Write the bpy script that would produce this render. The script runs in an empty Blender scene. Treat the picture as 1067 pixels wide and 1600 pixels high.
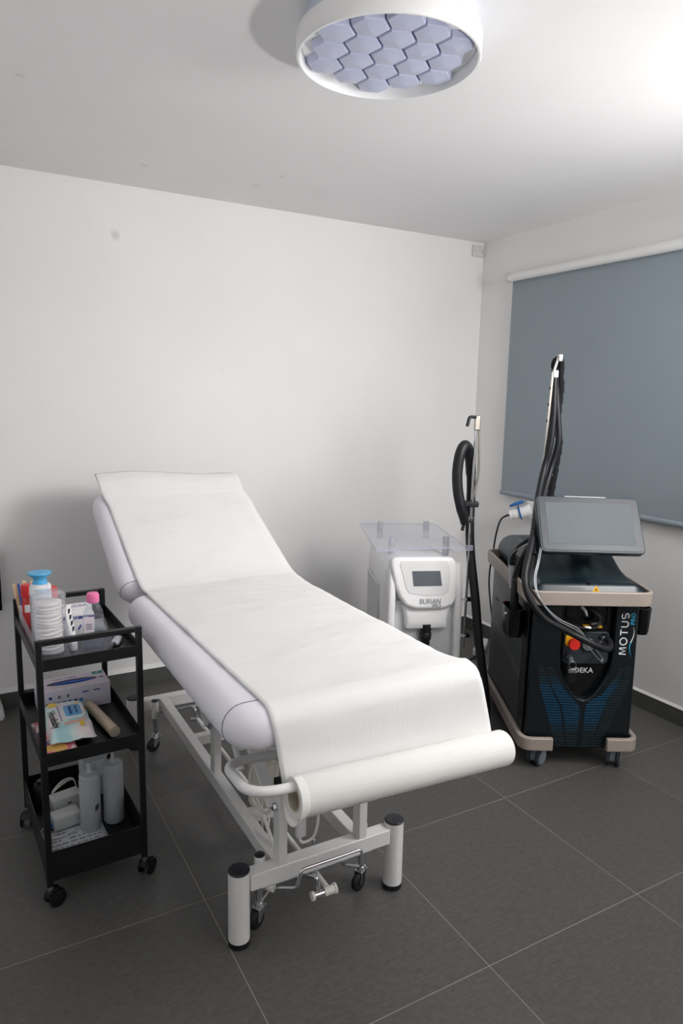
import bpy, bmesh, math, random
from mathutils import Vector, Matrix, noise

random.seed(7)
R = math.radians
PI = math.pi
scene = bpy.context.scene
COL = scene.collection

# ------------------------------------------------------------------ camera
F_PX = 1092.19
cam_d = bpy.data.cameras.new('camera')
cam_d.sensor_fit = 'VERTICAL'; cam_d.sensor_height = 36.0
cam_d.lens = F_PX * 36.0 / 1600.0
cam_d.clip_start = 0.02
cam = bpy.data.objects.new('camera', cam_d); COL.objects.link(cam)
c_r = Vector((0.87301701, -0.48724807, 0.02075147))
c_u = Vector((0.06044688, 0.15033084, 0.9867861))
c_f = Vector((0.48392921, 0.86022669, -0.160694))
mw = Matrix((c_r, c_u, -c_f)).transposed().to_4x4()
mw.translation = Vector((-2.99944, -3.58322, 1.52512))
cam.matrix_world = mw
scene.camera = cam

# ------------------------------------------------------------------ world, lights, exposure
w = bpy.data.worlds.new('world'); scene.world = w; w.use_nodes = True
w.node_tree.nodes['Background'].inputs[0].default_value = (0.8, 0.86, 1.0, 1)
w.node_tree.nodes['Background'].inputs[1].default_value = 0.0

def area(name, loc, target, size, power, color=(1, 1, 1), spread=180):
    l = bpy.data.lights.new(name, 'AREA'); l.shape = 'DISK'; l.size = size; l.energy = power; l.color = color
    l.spread = R(spread)
    o = bpy.data.objects.new(name, l); COL.objects.link(o); o.location = loc
    d = Vector(target) - Vector(loc); o.rotation_euler = d.to_track_quat('-Z', 'Y').to_euler()
    return o
# the photographer's flash, right of the camera, bounced off the ceiling
FLASH = area('bounce_flash', (-0.75, -4.0, 0.65), (-0.95, -3.8, 2.5), 0.3, 47, (1.0, 0.99, 0.985), 130)
# added soft fill in place of the flash's bounce, high on the right
FILL = area('bounce_fill', (-0.55, -2.85, 2.06), (-1.7, -0.3, 1.08), 0.75, 16.5, (1.0, 0.99, 0.985), 115)
DOOR = area('doorway_daylight', (-3.70, -2.2, 1.25), (-1.5, -0.9, 0.6), 0.9, 1.8, (0.78, 0.89, 1.0), 170)
scene.view_settings.view_transform = 'Standard'
scene.view_settings.look = 'None'
scene.view_settings.gamma = 1.0
scene.view_settings.use_curve_mapping = False
scene.view_settings.exposure = 0.08
scene.cycles.use_denoising = True
scene.cycles.max_bounces = 10
scene.cycles.diffuse_bounces = 6
scene.cycles.transparent_max_bounces = 16
scene.cycles.caustics_reflective = False
scene.cycles.caustics_refractive = False

# ------------------------------------------------------------------ materials
def lin(c):
    return tuple(((x / 255) / 12.92 if x / 255 <= 0.04045 else ((x / 255 + 0.055) / 1.055) ** 2.4) for x in c)
MATS = {}
def mat(name, rgb, rough=0.5, metal=0.0, bump=0.0, bscale=80.0, var=0.0, vscale=6.0, spec=0.5, coat=0.0, trans=0.0, ior=1.45, emit=None, sheen=0.0):
    m = bpy.data.materials.new(name); m.use_nodes = True
    nt = m.node_tree; b = nt.nodes['Principled BSDF']
    col = lin(rgb) + (1,)
    b.inputs['Base Color'].default_value = col
    b.inputs['Roughness'].default_value = rough
    b.inputs['Metallic'].default_value = metal
    b.inputs['Specular IOR Level'].default_value = spec
    b.inputs['Coat Weight'].default_value = coat
    b.inputs['Transmission Weight'].default_value = trans
    b.inputs['IOR'].default_value = ior
    if sheen: b.inputs['Sheen Weight'].default_value = sheen
    if emit:
        b.inputs['Emission Color'].default_value = lin(rgb) + (1,); b.inputs['Emission Strength'].default_value = emit
    tc = nt.nodes.new('ShaderNodeTexCoord')
    n = nt.nodes.new('ShaderNodeTexNoise'); n.inputs['Scale'].default_value = vscale; n.inputs['Detail'].default_value = 4
    nt.links.new(tc.outputs['Object'], n.inputs['Vector'])
    mx = nt.nodes.new('ShaderNodeMix'); mx.data_type = 'RGBA'; mx.blend_type = 'MULTIPLY'
    mr = nt.nodes.new('ShaderNodeMapRange'); mr.inputs['From Min'].default_value = 0.3; mr.inputs['From Max'].default_value = 0.7
    mr.inputs['To Min'].default_value = 1 - max(var, 0.015); mr.inputs['To Max'].default_value = 1 + max(var, 0.015)
    nt.links.new(n.outputs['Fac'], mr.inputs['Value'])
    mx.inputs['Factor'].default_value = 1.0; mx.inputs['A'].default_value = col
    nt.links.new(mr.outputs['Result'], mx.inputs['B'])
    nt.links.new(mx.outputs['Result'], b.inputs['Base Color'])
    if bump:
        n2 = nt.nodes.new('ShaderNodeTexNoise'); n2.inputs['Scale'].default_value = bscale; n2.inputs['Detail'].default_value = 3
        nt.links.new(tc.outputs['Object'], n2.inputs['Vector'])
        bp = nt.nodes.new('ShaderNodeBump'); bp.inputs['Strength'].default_value = bump; bp.inputs['Distance'].default_value = 0.002
        nt.links.new(n2.outputs['Fac'], bp.inputs['Height']); nt.links.new(bp.outputs['Normal'], b.inputs['Normal'])
    MATS[name] = m
    return m

def clear_mat(name, tint, haze=0.06, fres=0.35, gloss_rough=0.03, haze_col=(235, 235, 245)):
    """thin clear plastic: straight-through transmission, a fresnel gloss and a little haze"""
    m = bpy.data.materials.new(name); m.use_nodes = True; nt = m.node_tree
    nt.nodes.remove(nt.nodes['Principled BSDF'])
    out = nt.nodes['Material Output']
    t = nt.nodes.new('ShaderNodeBsdfTransparent'); t.inputs[0].default_value = lin(tint) + (1,)
    g = nt.nodes.new('ShaderNodeBsdfGlossy'); g.inputs['Roughness'].default_value = gloss_rough
    d = nt.nodes.new('ShaderNodeBsdfDiffuse'); d.inputs[0].default_value = lin(haze_col) + (1,)
    n = nt.nodes.new('ShaderNodeTexNoise'); n.inputs['Scale'].default_value = 30
    mr = nt.nodes.new('ShaderNodeMapRange'); mr.inputs['To Min'].default_value = haze * 0.7; mr.inputs['To Max'].default_value = haze * 1.3
    nt.links.new(n.outputs['Fac'], mr.inputs['Value'])
    m1 = nt.nodes.new('ShaderNodeMixShader'); nt.links.new(mr.outputs['Result'], m1.inputs[0])
    nt.links.new(t.outputs[0], m1.inputs[1]); nt.links.new(d.outputs[0], m1.inputs[2])
    lw = nt.nodes.new('ShaderNodeLayerWeight'); lw.inputs['Blend'].default_value = 0.5
    pw_ = nt.nodes.new('ShaderNodeMath'); pw_.operation = 'POWER'; pw_.inputs[1].default_value = 4.0
    nt.links.new(lw.outputs['Facing'], pw_.inputs[0])
    sc_ = nt.nodes.new('ShaderNodeMath'); sc_.operation = 'MULTIPLY_ADD'; sc_.inputs[1].default_value = fres; sc_.inputs[2].default_value = 0.04
    nt.links.new(pw_.outputs[0], sc_.inputs[0])
    m2 = nt.nodes.new('ShaderNodeMixShader'); nt.links.new(sc_.outputs[0], m2.inputs[0])
    nt.links.new(m1.outputs[0], m2.inputs[1]); nt.links.new(g.outputs[0], m2.inputs[2])
    nt.links.new(m2.outputs[0], out.inputs['Surface'])
    MATS[name] = m
    return m

def wall_mat(name, rgb, spots=(), bump=0.12):
    m = mat(name, rgb, 0.75, bump=bump, bscale=220, var=0.012, vscale=2.0, spec=0.25)
    nt = m.node_tree; b = nt.nodes['Principled BSDF']
    src = b.inputs['Base Color'].links[0].from_socket
    geo = nt.nodes.new('ShaderNodeNewGeometry')
    for (p, r, k) in spots:                                # small scuffs on the paint
        d = nt.nodes.new('ShaderNodeVectorMath'); d.operation = 'DISTANCE'; d.inputs[1].default_value = p
        nz = nt.nodes.new('ShaderNodeTexNoise'); nz.inputs['Scale'].default_value = 30
        nt.links.new(geo.outputs['Position'], nz.inputs['Vector'])
        nt.links.new(geo.outputs['Position'], d.inputs[0])
        ad = nt.nodes.new('ShaderNodeMath'); ad.operation = 'MULTIPLY_ADD'; ad.inputs[1].default_value = r * 1.6
        nt.links.new(nz.outputs['Fac'], ad.inputs[0]); nt.links.new(d.outputs['Value'], ad.inputs[2])
        mr = nt.nodes.new('ShaderNodeMapRange'); mr.inputs['From Min'].default_value = r * 1.0; mr.inputs['From Max'].default_value = r * 2.0
        mr.inputs['To Min'].default_value = k; mr.inputs['To Max'].default_value = 0.0
        nt.links.new(ad.outputs[0], mr.inputs['Value'])
        mx = nt.nodes.new('ShaderNodeMix'); mx.data_type = 'RGBA'
        nt.links.new(mr.outputs['Result'], mx.inputs['Factor']); nt.links.new(src, mx.inputs['A'])
        mx.inputs['B'].default_value = lin((150, 148, 150)) + (1,)
        src = mx.outputs['Result']
    nt.links.new(src, b.inputs['Base Color'])
    return m

wall_mat('wall_paint', (238, 237, 236), spots=[((-2.25, 0, 2.272), 0.026, 0.30), ((-1.726, 0, 1.652), 0.012, 0.12)])
wall_mat('ceiling_paint', (238, 237, 237), spots=[((-1.671, -0.34, 2.5), 0.02, 0.2), ((-1.626, -0.529, 2.5), 0.018, 0.2), ((-2.193, -0.348, 2.5), 0.018, 0.18), ((-2.739, -1.006, 2.5), 0.016, 0.25)])
wall_mat('wall_paint_grey', (238, 237, 236))
mat('white_trim', (232, 231, 229), 0.5)
mat('grout', (160, 154, 143), 0.85, bump=0.2)
mat('skirting_tile', (84, 85, 83), 0.4, var=0.1, vscale=30)
# slate floor tile: brushed grain, differing a little from tile to tile
m = mat('slate_tile', (86, 85, 83), 0.42, bump=0.25, bscale=180, var=0.10, vscale=60)
nt = m.node_tree; b = nt.nodes['Principled BSDF']
oi = nt.nodes.new('ShaderNodeObjectInfo'); geo = nt.nodes.new('ShaderNodeNewGeometry')
mp = nt.nodes.new('ShaderNodeMapping'); mp.inputs['Scale'].default_value = (9, 42, 20); mp.inputs['Rotation'].default_value = (0, 0, 0.25)
nt.links.new(geo.outputs['Position'], mp.inputs['Vector'])
nz = nt.nodes.new('ShaderNodeTexNoise'); nz.inputs['Scale'].default_value = 3.0; nz.inputs['Detail'].default_value = 8; nz.inputs['Roughness'].default_value = 0.7
nt.links.new(mp.outputs['Vector'], nz.inputs['Vector'])
mr = nt.nodes.new('ShaderNodeMapRange'); mr.inputs['From Min'].default_value = 0.3; mr.inputs['From Max'].default_value = 0.7
mr.inputs['To Min'].default_value = 0.78; mr.inputs['To Max'].default_value = 1.22
nt.links.new(nz.outputs['Fac'], mr.inputs['Value'])
ma = nt.nodes.new('ShaderNodeMath'); ma.operation = 'MULTIPLY_ADD'; ma.inputs[1].default_value = 0.12; ma.inputs[2].default_value = 0.94
nt.links.new(oi.outputs['Random'], ma.inputs[0])
mm = nt.nodes.new('ShaderNodeMath'); mm.operation = 'MULTIPLY'
nt.links.new(mr.outputs['Result'], mm.inputs[0]); nt.links.new(ma.outputs[0], mm.inputs[1])
mx = nt.nodes.new('ShaderNodeMix'); mx.data_type = 'RGBA'; mx.blend_type = 'MULTIPLY'; mx.inputs['Factor'].default_value = 1
src = b.inputs['Base Color'].links[0].from_socket
nt.links.new(src, mx.inputs['A']); nt.links.new(mm.outputs[0], mx.inputs['B']); nt.links.new(mx.outputs['Result'], b.inputs['Base Color'])
rr = nt.nodes.new('ShaderNodeMapRange'); rr.inputs['To Min'].default_value = 0.34; rr.inputs['To Max'].default_value = 0.56
nt.links.new(nz.outputs['Fac'], rr.inputs['Value']); nt.links.new(rr.outputs['Result'], b.inputs['Roughness'])

mat('blind_fabric', (150, 161, 169), 0.85, bump=0.35, bscale=700, var=0.02, vscale=3, spec=0.2)
mat('blind_bar', (142, 153, 161), 0.5)
mat('white_plastic', (236, 236, 234), 0.35)
mat('plate_plastic', (214, 212, 213), 0.4)
mat('hole_dark', (25, 25, 25), 0.8)
mat('lamp_white', (238, 238, 238), 0.4)
mat('lamp_lens', (192, 196, 220), 0.3, spec=0.5)
mat('lamp_body', (205, 212, 228), 0.45)
mat('upholstery', (230, 228, 236), 0.42, bump=0.12, bscale=500, spec=0.35)
mat('seam', (120, 116, 128), 0.6)
mat('paper', (234, 234, 233), 0.9, bump=0.15, bscale=900, spec=0.1)
nt = MATS['paper'].node_tree                               # fine crinkles running down the sheet
tc = [n for n in nt.nodes if n.type == 'TEX_COORD'][0]; mp = nt.nodes.new('ShaderNodeMapping'); mp.inputs['Scale'].default_value = (1.0, 0.22, 0.10)
nt.links.new(tc.outputs['Object'], mp.inputs['Vector'])
bn = [l.from_node for l in nt.links if l.to_node.type == 'BUMP' and l.to_socket.name == 'Height'][0]
nt.links.new(mp.outputs['Vector'], bn.inputs['Vector']); bn.inputs['Scale'].default_value = 130
m = mat('paper_roll', (234, 233, 230), 0.9, spec=0.1)
nt = m.node_tree                                            # embossed dimples
v = nt.nodes.new('ShaderNodeTexVoronoi'); v.inputs['Scale'].default_value = 260; v.inputs['Randomness'].default_value = 0.15
tc = [n for n in nt.nodes if n.type == 'TEX_COORD'][0]; nt.links.new(tc.outputs['Object'], v.inputs['Vector'])
bp = nt.nodes.new('ShaderNodeBump'); bp.inputs['Strength'].default_value = 0.5; bp.inputs['Distance'].default_value = 0.001
nt.links.new(v.outputs['Distance'], bp.inputs['Height']); nt.links.new(bp.outputs['Normal'], nt.nodes['Principled BSDF'].inputs['Normal'])
mat('cardboard', (196, 184, 168), 0.9)
mat('frame_white', (226, 225, 224), 0.32, spec=0.5)
mat('rubber_black', (22, 24, 28), 0.55)
mat('cap_black', (30, 33, 40), 0.4)
mat('chrome', (215, 215, 218), 0.12, metal=1.0)
mat('steel', (190, 184, 176), 0.25, metal=1.0)
mat('zinc', (186, 190, 196), 0.3, metal=1.0)
mat('cable_white', (222, 220, 214), 0.5)
mat('motor_beige', (208, 202, 190), 0.5)
mat('motor_grey', (170, 172, 172), 0.45)
mat('cart_black', (11, 12, 14), 0.42, bump=0.08, bscale=400)
mat('cart_wheel', (10, 10, 12), 0.4)

# ------------------------------------------------------------------ mesh helpers
class MB:
    def __init__(s): s.v = []; s.f = []; s.m = []; s.mi = 0
    def add(s, vs, fs):
        o = len(s.v); s.v += [tuple(x) for x in vs]
        for f in fs: s.f.append(tuple(i + o for i in f)); s.m.append(s.mi)
        return s
    def box(s, x0, x1, y0, y1, z0, z1):
        return s.add([(x0, y0, z0), (x1, y0, z0), (x1, y1, z0), (x0, y1, z0), (x0, y0, z1), (x1, y0, z1), (x1, y1, z1), (x0, y1, z1)],
                     [(3, 2, 1, 0), (4, 5, 6, 7), (0, 1, 5, 4), (1, 2, 6, 5), (2, 3, 7, 6), (3, 0, 4, 7)])
    def loft(s, rings, cap0=True, cap1=True, closed=True):
        n = len(rings[0]); vs = [p for r in rings for p in r]; fs = []
        for k in range(len(rings) - 1):
            for i in range(n if closed else n - 1):
                j = (i + 1) % n; fs.append((k * n + i, k * n + j, (k + 1) * n + j, (k + 1) * n + i))
        if cap0: fs.append(tuple(reversed(range(n))))
        if cap1: fs.append(tuple(range((len(rings) - 1) * n, len(rings) * n)))
        return s.add(vs, fs)
    def tube(s, pts, r, n=10, cap=True, flat=1.0):
        P = [Vector(p) for p in pts]; m = len(P); rings = []
        rs = r if isinstance(r, (list, tuple)) else [r] * m
        T = []
        for i in range(m):
            t = (P[min(i + 1, m - 1)] - P[max(i - 1, 0)]); T.append(t.normalized() if t.length > 1e-9 else Vector((0, 0, 1)))
        a = Vector((0, 0, 1)) if abs(T[0].z) < 0.9 else Vector((1, 0, 0))
        u = T[0].cross(a).normalized()
        for i in range(m):
            u = (u - T[i] * u.dot(T[i])).normalized(); v = T[i].cross(u)
            rings.append([tuple(P[i] + (u * math.cos(2 * PI * k / n) + v * math.sin(2 * PI * k / n) * flat) * rs[i]) for k in range(n)])
        return s.loft(rings, cap, cap)
    def cyl(s, p0, p1, r0, r1=None, n=20):
        return s.tube([p0, p1], [r0, r0 if r1 is None else r1], n)
    def lathe(s, prof, n=28, c=(0, 0, 0)):
        rings = [[(c[0] + max(r, 1e-4) * math.cos(2 * PI * k / n), c[1] + max(r, 1e-4) * math.sin(2 * PI * k / n), c[2] + z) for k in range(n)] for r, z in prof]
        return s.loft(rings)
    def prism_y(s, poly, y0, y1):                           # polygon in x,z pushed along y
        n = len(poly)
        return s.loft([[(x, y0, z) for x, z in poly], [(x, y1, z) for x, z in poly]])
    def prism_z(s, poly, z0, z1):
        return s.loft([[(x, y, z0) for x, y in poly], [(x, y, z1) for x, y in poly]])
    def bar(s, p0, p1, w, h, up=(0, 0, 1)):                 # rectangular tube from p0 to p1
        p0, p1 = Vector(p0), Vector(p1); t = (p1 - p0).normalized(); a = t.cross(Vector(up)).normalized(); b_ = a.cross(t)
        q = [(-w / 2, -h / 2), (w / 2, -h / 2), (w / 2, h / 2), (-w / 2, h / 2)]
        return s.loft([[tuple(p + a * x + b_ * y) for x, y in q] for p in (p0, p1)])
    def grid(s, fn, nu, nv):
        vs = [fn(i / nu, j / nv) for j in range(nv + 1) for i in range(nu + 1)]
        fs = [(j * (nu + 1) + i, j * (nu + 1) + i + 1, (j + 1) * (nu + 1) + i + 1, (j + 1) * (nu + 1) + i) for j in range(nv) for i in range(nu)]
        return s.add(vs, fs)
    def ball(s, c, r, n=14, m=8, sz=1.0):
        return s.lathe([(r * math.sin(PI * k / m), -r * sz * math.cos(PI * k / m)) for k in range(m + 1)], n, c)
    def xf(s, M_):
        s.v = [tuple(M_ @ Vector(p)) for p in s.v]; return s
    def mesh(s, name, mats, smooth=40):
        me = bpy.data.meshes.new(name); me.from_pydata(s.v, [], s.f)
        bm = bmesh.new(); bm.from_mesh(me); bmesh.ops.recalc_face_normals(bm, faces=bm.faces); bm.to_mesh(me); bm.free()
        for mm_ in (mats if isinstance(mats, (list, tuple)) else [mats]): me.materials.append(MATS[mm_] if isinstance(mm_, str) else mm_)
        if any(s.m): me.polygons.foreach_set('material_index', s.m)
        if smooth:
            me.polygons.foreach_set('use_smooth', [True] * len(me.polygons)); me.set_sharp_from_angle(angle=R(smooth))
        me.update(); return me
    def build(s, name, mats, parent=None, bevel=0, seg=2, smooth=40, subd=0, solid=0):
        o = bpy.data.objects.new(name, s.mesh(name, mats, smooth)); COL.objects.link(o)
        if parent is not None: o.parent = parent
        if solid:
            q = o.modifiers.new('solid', 'SOLIDIFY'); q.thickness = solid; q.offset = 0
        if bevel:
            q = o.modifiers.new('bevel', 'BEVEL'); q.width = bevel; q.segments = seg; q.limit_method = 'ANGLE'; q.angle_limit = R(35)
        if subd:
            q = o.modifiers.new('subd', 'SUBSURF'); q.levels = subd; q.render_levels = subd
        return o

def spline(pts, k=8):
    P = [Vector(p) for p in pts]; out = []
    for i in range(len(P) - 1):
        p0 = P[max(i - 1, 0)]; p1 = P[i]; p2 = P[i + 1]; p3 = P[min(i + 2, len(P) - 1)]
        for j in range(k):
            t = j / k
            out.append(0.5 * ((2 * p1) + (p2 - p0) * t + (2 * p0 - 5 * p1 + 4 * p2 - p3) * t * t + (3 * p1 - p0 - 3 * p2 + p3) * t ** 3))
    out.append(P[-1]); return [tuple(p) for p in out]
def rrect(x0, x1, y0, y1, r, k=6):
    out = []
    for cx, cy, a0 in ((x1 - r, y1 - r, 0), (x0 + r, y1 - r, 90), (x0 + r, y0 + r, 180), (x1 - r, y0 + r, 270)):
        for i in range(k + 1):
            a = R(a0 + 90 * i / k); out.append((cx + r * math.cos(a), cy + r * math.sin(a)))
    return out
def fillet(pts, r, k=5, closed=False):
    """round the corners of a 3D polyline"""
    P = [Vector(p) for p in pts]; n = len(P); out = []
    for i in range(n):
        if not closed and i in (0, n - 1): out.append(P[i]); continue
        a, b_, c = P[i - 1], P[i], P[(i + 1) % n]
        d1 = (a - b_); d2 = (c - b_); q = min(r, d1.length * 0.49, d2.length * 0.49)
        s_, e = b_ + d1.normalized() * q, b_ + d2.normalized() * q
        for j in range(k + 1):
            t = j / k; out.append((1 - t) ** 2 * s_ + 2 * t * (1 - t) * b_ + t * t * e)
    return [tuple(p) for p in out]
def slab(mb, x0, x1, y0, y1, z0, z1, rc, rv, k=7, kc=7):
    """cushion: rounded plan, rounded over the edges"""
    rings = []
    for i in range(k + 1):
        a = -90 + 90 * i / k; ins = rv * (1 - math.cos(R(a))); z = z0 + rv + rv * math.sin(R(a))
        rings.append([(x, y, z) for x, y in rrect(x0 + ins, x1 - ins, y0 + ins, y1 - ins, max(rc - ins, 0.004), kc)])
    for i in range(k + 1):
        a = 90 * i / k; ins = rv * (1 - math.cos(R(a))); z = z1 - rv + rv * math.sin(R(a))
        rings.append([(x, y, z) for x, y in rrect(x0 + ins, x1 - ins, y0 + ins, y1 - ins, max(rc - ins, 0.004), kc)])
    return mb.loft(rings)
def band(path, th, closed=False):
    """offset a plan polyline both ways; returns outer and inner lists"""
    P = [Vector((p[0], p[1])) for p in path]; n = len(P); o, i_ = [], []
    for k in range(n):
        a = P[k - 1] if (closed or k > 0) else P[k]; c = P[(k + 1) % n] if (closed or k < n - 1) else P[k]
        t = (c - a).normalized(); nn = Vector((t.y, -t.x)) * th / 2
        o.append(tuple(P[k] + nn)); i_.append(tuple(P[k] - nn))
    return o, i_
def band_mesh(mb, path, th, z0, z1, closed=False):
    o, i_ = band(path, th, closed); n = len(path)
    rings = [[(o[k][0], o[k][1], z0), (o[k][0], o[k][1], z1), (i_[k][0], i_[k][1], z1), (i_[k][0], i_[k][1], z0)] for k in range(n)]
    if closed: rings.append(rings[0])
    return mb.loft(rings, not closed, not closed)

def tag(o, label, cat, group=None):
    o['label'] = label; o['category'] = cat
    if group: o['group'] = group
    return o
def thing(name, label, cat, loc=(0, 0, 0), rotz=0.0, group=None):
    o = bpy.data.objects.new(name, None); COL.objects.link(o); o.empty_display_size = 0.05
    o.location = loc; o.rotation_euler = (0, 0, R(rotz)); return tag(o, label, cat, group)
def struct(o): o['kind'] = 'structure'; return o
def obj(name, me, parent=None, loc=(0, 0, 0), rot=(0, 0, 0)):
    o = bpy.data.objects.new(name, me); COL.objects.link(o); o.location = loc; o.rotation_euler = rot
    if parent is not None: o.parent = parent
    return o
def text(body, size, m_, parent, M_, ext=0.0004, name='lettering', align='CENTER', space=1.0, bold=0.0):
    c = bpy.data.curves.new('t', 'FONT'); c.body = body; c.size = size; c.extrude = ext; c.align_x = align; c.align_y = 'CENTER'
    c.space_character = space; c.offset = bold; c.resolution_u = 3
    t = bpy.data.objects.new('t', c); COL.objects.link(t)
    bpy.context.view_layer.update()
    me = bpy.data.meshes.new_from_object(t.evaluated_get(bpy.context.evaluated_depsgraph_get()))
    bpy.data.objects.remove(t); me.materials.clear(); me.materials.append(MATS[m_]); me.transform(M_)
    o = bpy.data.objects.new(name, me); COL.objects.link(o); o.parent = parent
    return o
TR = Matrix.Translation
def RX(d): return Matrix.Rotation(R(d), 4, 'X')
def RY(d): return Matrix.Rotation(R(d), 4, 'Y')
def RZ(d): return Matrix.Rotation(R(d), 4, 'Z')

# ================================================================== THE ROOM
X0, Y0, H = -3.75, -4.70, 2.5
floor = struct(MB().box(X0, 0, Y0, 0, -0.06, -0.0005).build('floor', 'grout', smooth=0))
tx, ty, ts = -0.5851, -1.7159, 0.6050
xs = [0.0] + [tx - ts * k for k in range(6)]; ys = [0.0, ty + 2 * ts, ty + ts] + [ty - ts * k for k in range(6)]
xs = [x for x in xs if x > X0] + [X0]; ys = [y for y in ys if y > Y0] + [Y0]
xs = sorted(set(xs), reverse=True); ys = sorted(set(ys), reverse=True)
cache = {}
for i in range(len(xs) - 1):
    for j in range(len(ys) - 1):
        wx, wy = round(xs[i] - xs[i + 1] - 0.0024, 4), round(ys[j] - ys[j + 1] - 0.0024, 4)
        if (wx, wy) not in cache:
            cache[(wx, wy)] = MB().box(-wx / 2, wx / 2, -wy / 2, wy / 2, -0.009, 0).mesh('tile', 'slate_tile', 0)
        obj('tile', cache[(wx, wy)], floor, ((xs[i] + xs[i + 1]) / 2, (ys[j] + ys[j + 1]) / 2, 0))
struct(MB().box(X0 - 0.1, 0.1, Y0 - 0.1, 0.1, H, H + 0.1).build('ceiling', 'ceiling_paint', smooth=0))
struct(MB().box(X0 - 0.1, 0.1, 0, 0.1, -0.06, H).build('wall_back', 'wall_paint', smooth=0))
struct(MB().box(0, 0.1, Y0 - 0.1, 0, -0.06, H).build('wall_right', 'wall_paint', smooth=0))
struct(MB().box(X0 - 0.1, X0, Y0 - 0.1, 0, -0.06, H).build('wall_left', 'wall_paint_grey', smooth=0))
struct(MB().box(X0 - 0.1, 0.1, Y0 - 0.1, Y0, -0.06, H).build('wall_front', 'wall_paint_grey', smooth=0))
def skirting(name, q):
    o = struct(MB().box(*q, 0, 0.082).build(name, 'skirting_tile', bevel=0.0012))
    return o
sb = skirting('baseboard_back', (X0, 0, -0.011, 0))
mb = MB(); mb.loft([[(x, 0, 0.0825), (x, -0.0115, 0.0825), (x, -0.008, 0.088), (x, 0, 0.106)] for x in (X0, 0)])
mb.build('white_fillet', 'white_trim', sb, smooth=0)
sr = skirting('baseboard_right', (-0.011, 0, Y0, -0.011))
mb = MB(); mb.loft([[(0, y, 0.0825), (-0.0115, y, 0.0825), (-0.008, y, 0.085), (0, y, 0.094)] for y in (Y0, -0.011)])
mb.build('white_fillet', 'white_trim', sr, smooth=0)
skirting('baseboard_left', (X0, X0 + 0.011, Y0, -0.011))

# ---- roller blind over the window on the right wall
t = thing('roller_blind', 'grey-blue roller blind pulled down on the right wall', 'blind', (0, 0, 0))
mb = MB(); mb.cyl((-0.055, -0.325, 2.247), (-0.055, -2.05, 2.247), 0.026, n=28)
mb.box(-0.058, -0.0, -2.05, -0.325, 2.25, 2.272)
mb.build('cassette', 'white_plastic', t, smooth=40)
mb = MB(); mb.cyl((-0.055, -0.296, 2.247), (-0.055, -0.3245, 2.247), 0.0275, n=28); mb.box(-0.05, 0, -0.322, -0.305, 2.235, 2.262)
mb.build('end_bracket', 'plate_plastic', t, bevel=0.002)
mb = MB(); mb.box(-0.0325, -0.0315, -2.03, -0.318, 0.985, 2.245); mb.build('fabric', 'blind_fabric', t, smooth=0)
mb = MB(); mb.loft([[(-0.032 + 0.008 * math.cos(a), y, 0.972 + 0.014 * math.sin(a)) for a in [2 * PI * k / 16 for k in range(16)]] for y in (-0.314, -2.034)])
mb.build('bottom_bar', 'blind_bar', t)

# ---- blank junction cover in the corner under the ceiling
t = thing('junction_cover', 'small white blank cover plate in the top corner of the back wall', 'cover plate', (-0.051, 0, 2.446))
MB().box(-0.044, 0.044, -0.011, 0, -0.034, 0.034).build('plate', 'plate_plastic', t, bevel=0.004, seg=3)
for x in (-0.03, 0.03):
    MB().cyl((x, -0.0115, 0), (x, -0.009, 0), 0.0032, n=12).build('screw_hole', 'hole_dark', t)

# ---- ceiling lamp with nineteen hexagonal lenses
LC = (-1.935, -1.890, 2.5)
t = thing('ceiling_lamp', 'round white ceiling lamp with hexagonal honeycomb lenses', 'lamp', LC)
MB().lathe([(0.0, 0), (0.214, 0), (0.218, -0.004), (0.218, -0.050), (0.0, -0.050)], 64).build('housing', 'lamp_body', t)
mb = MB(); n = 72
prof = [(0.218, -0.046), (0.237, -0.046), (0.241, -0.050), (0.241, -0.098), (0.238, -0.103), (0.233, -0.103), (0.230, -0.098), (0.228, -0.062), (0.218, -0.058)]
rings = [[(r * math.cos(2 * PI * k / n), r * math.sin(2 * PI * k / n), z) for r, z in prof] for k in range(n)]; rings.append(rings[0])
mb.loft(rings, False, False); mb.build('rim', 'lamp_white', t, smooth=50)
MB().lathe([(0, -0.053), (0.227, -0.053), (0.227, -0.072), (0, -0.072)], 64).build('back_disc', 'lamp_white', t)
pitch = 0.0888; a0 = -49
hexm = MB(); rr_ = pitch / math.sqrt(3)
def hexring(r, z): return [(r * math.cos(R(a0 + 30 + 60 * k)), r * math.sin(R(a0 + 30 + 60 * k)), z) for k in range(6)]
hexm.loft([hexring(rr_ * 0.97, 0), hexring(rr_ * 0.93, -0.016), hexring(rr_ * 0.885, -0.0195), hexring(0.0005, -0.0275)], True, True)
hme = hexm.mesh('hexagonal_lens', 'lamp_lens', 15)
for q in range(-2, 3):
    for s_ in range(-2, 3):
        if abs(q + s_) > 2: continue
        x = pitch * (q * math.cos(R(a0)) + s_ * math.cos(R(a0 + 60))); y = pitch * (q * math.sin(R(a0)) + s_ * math.sin(R(a0 + 60)))
        obj('hexagonal_lens', hme, t, (x, y, -0.0725))

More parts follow.
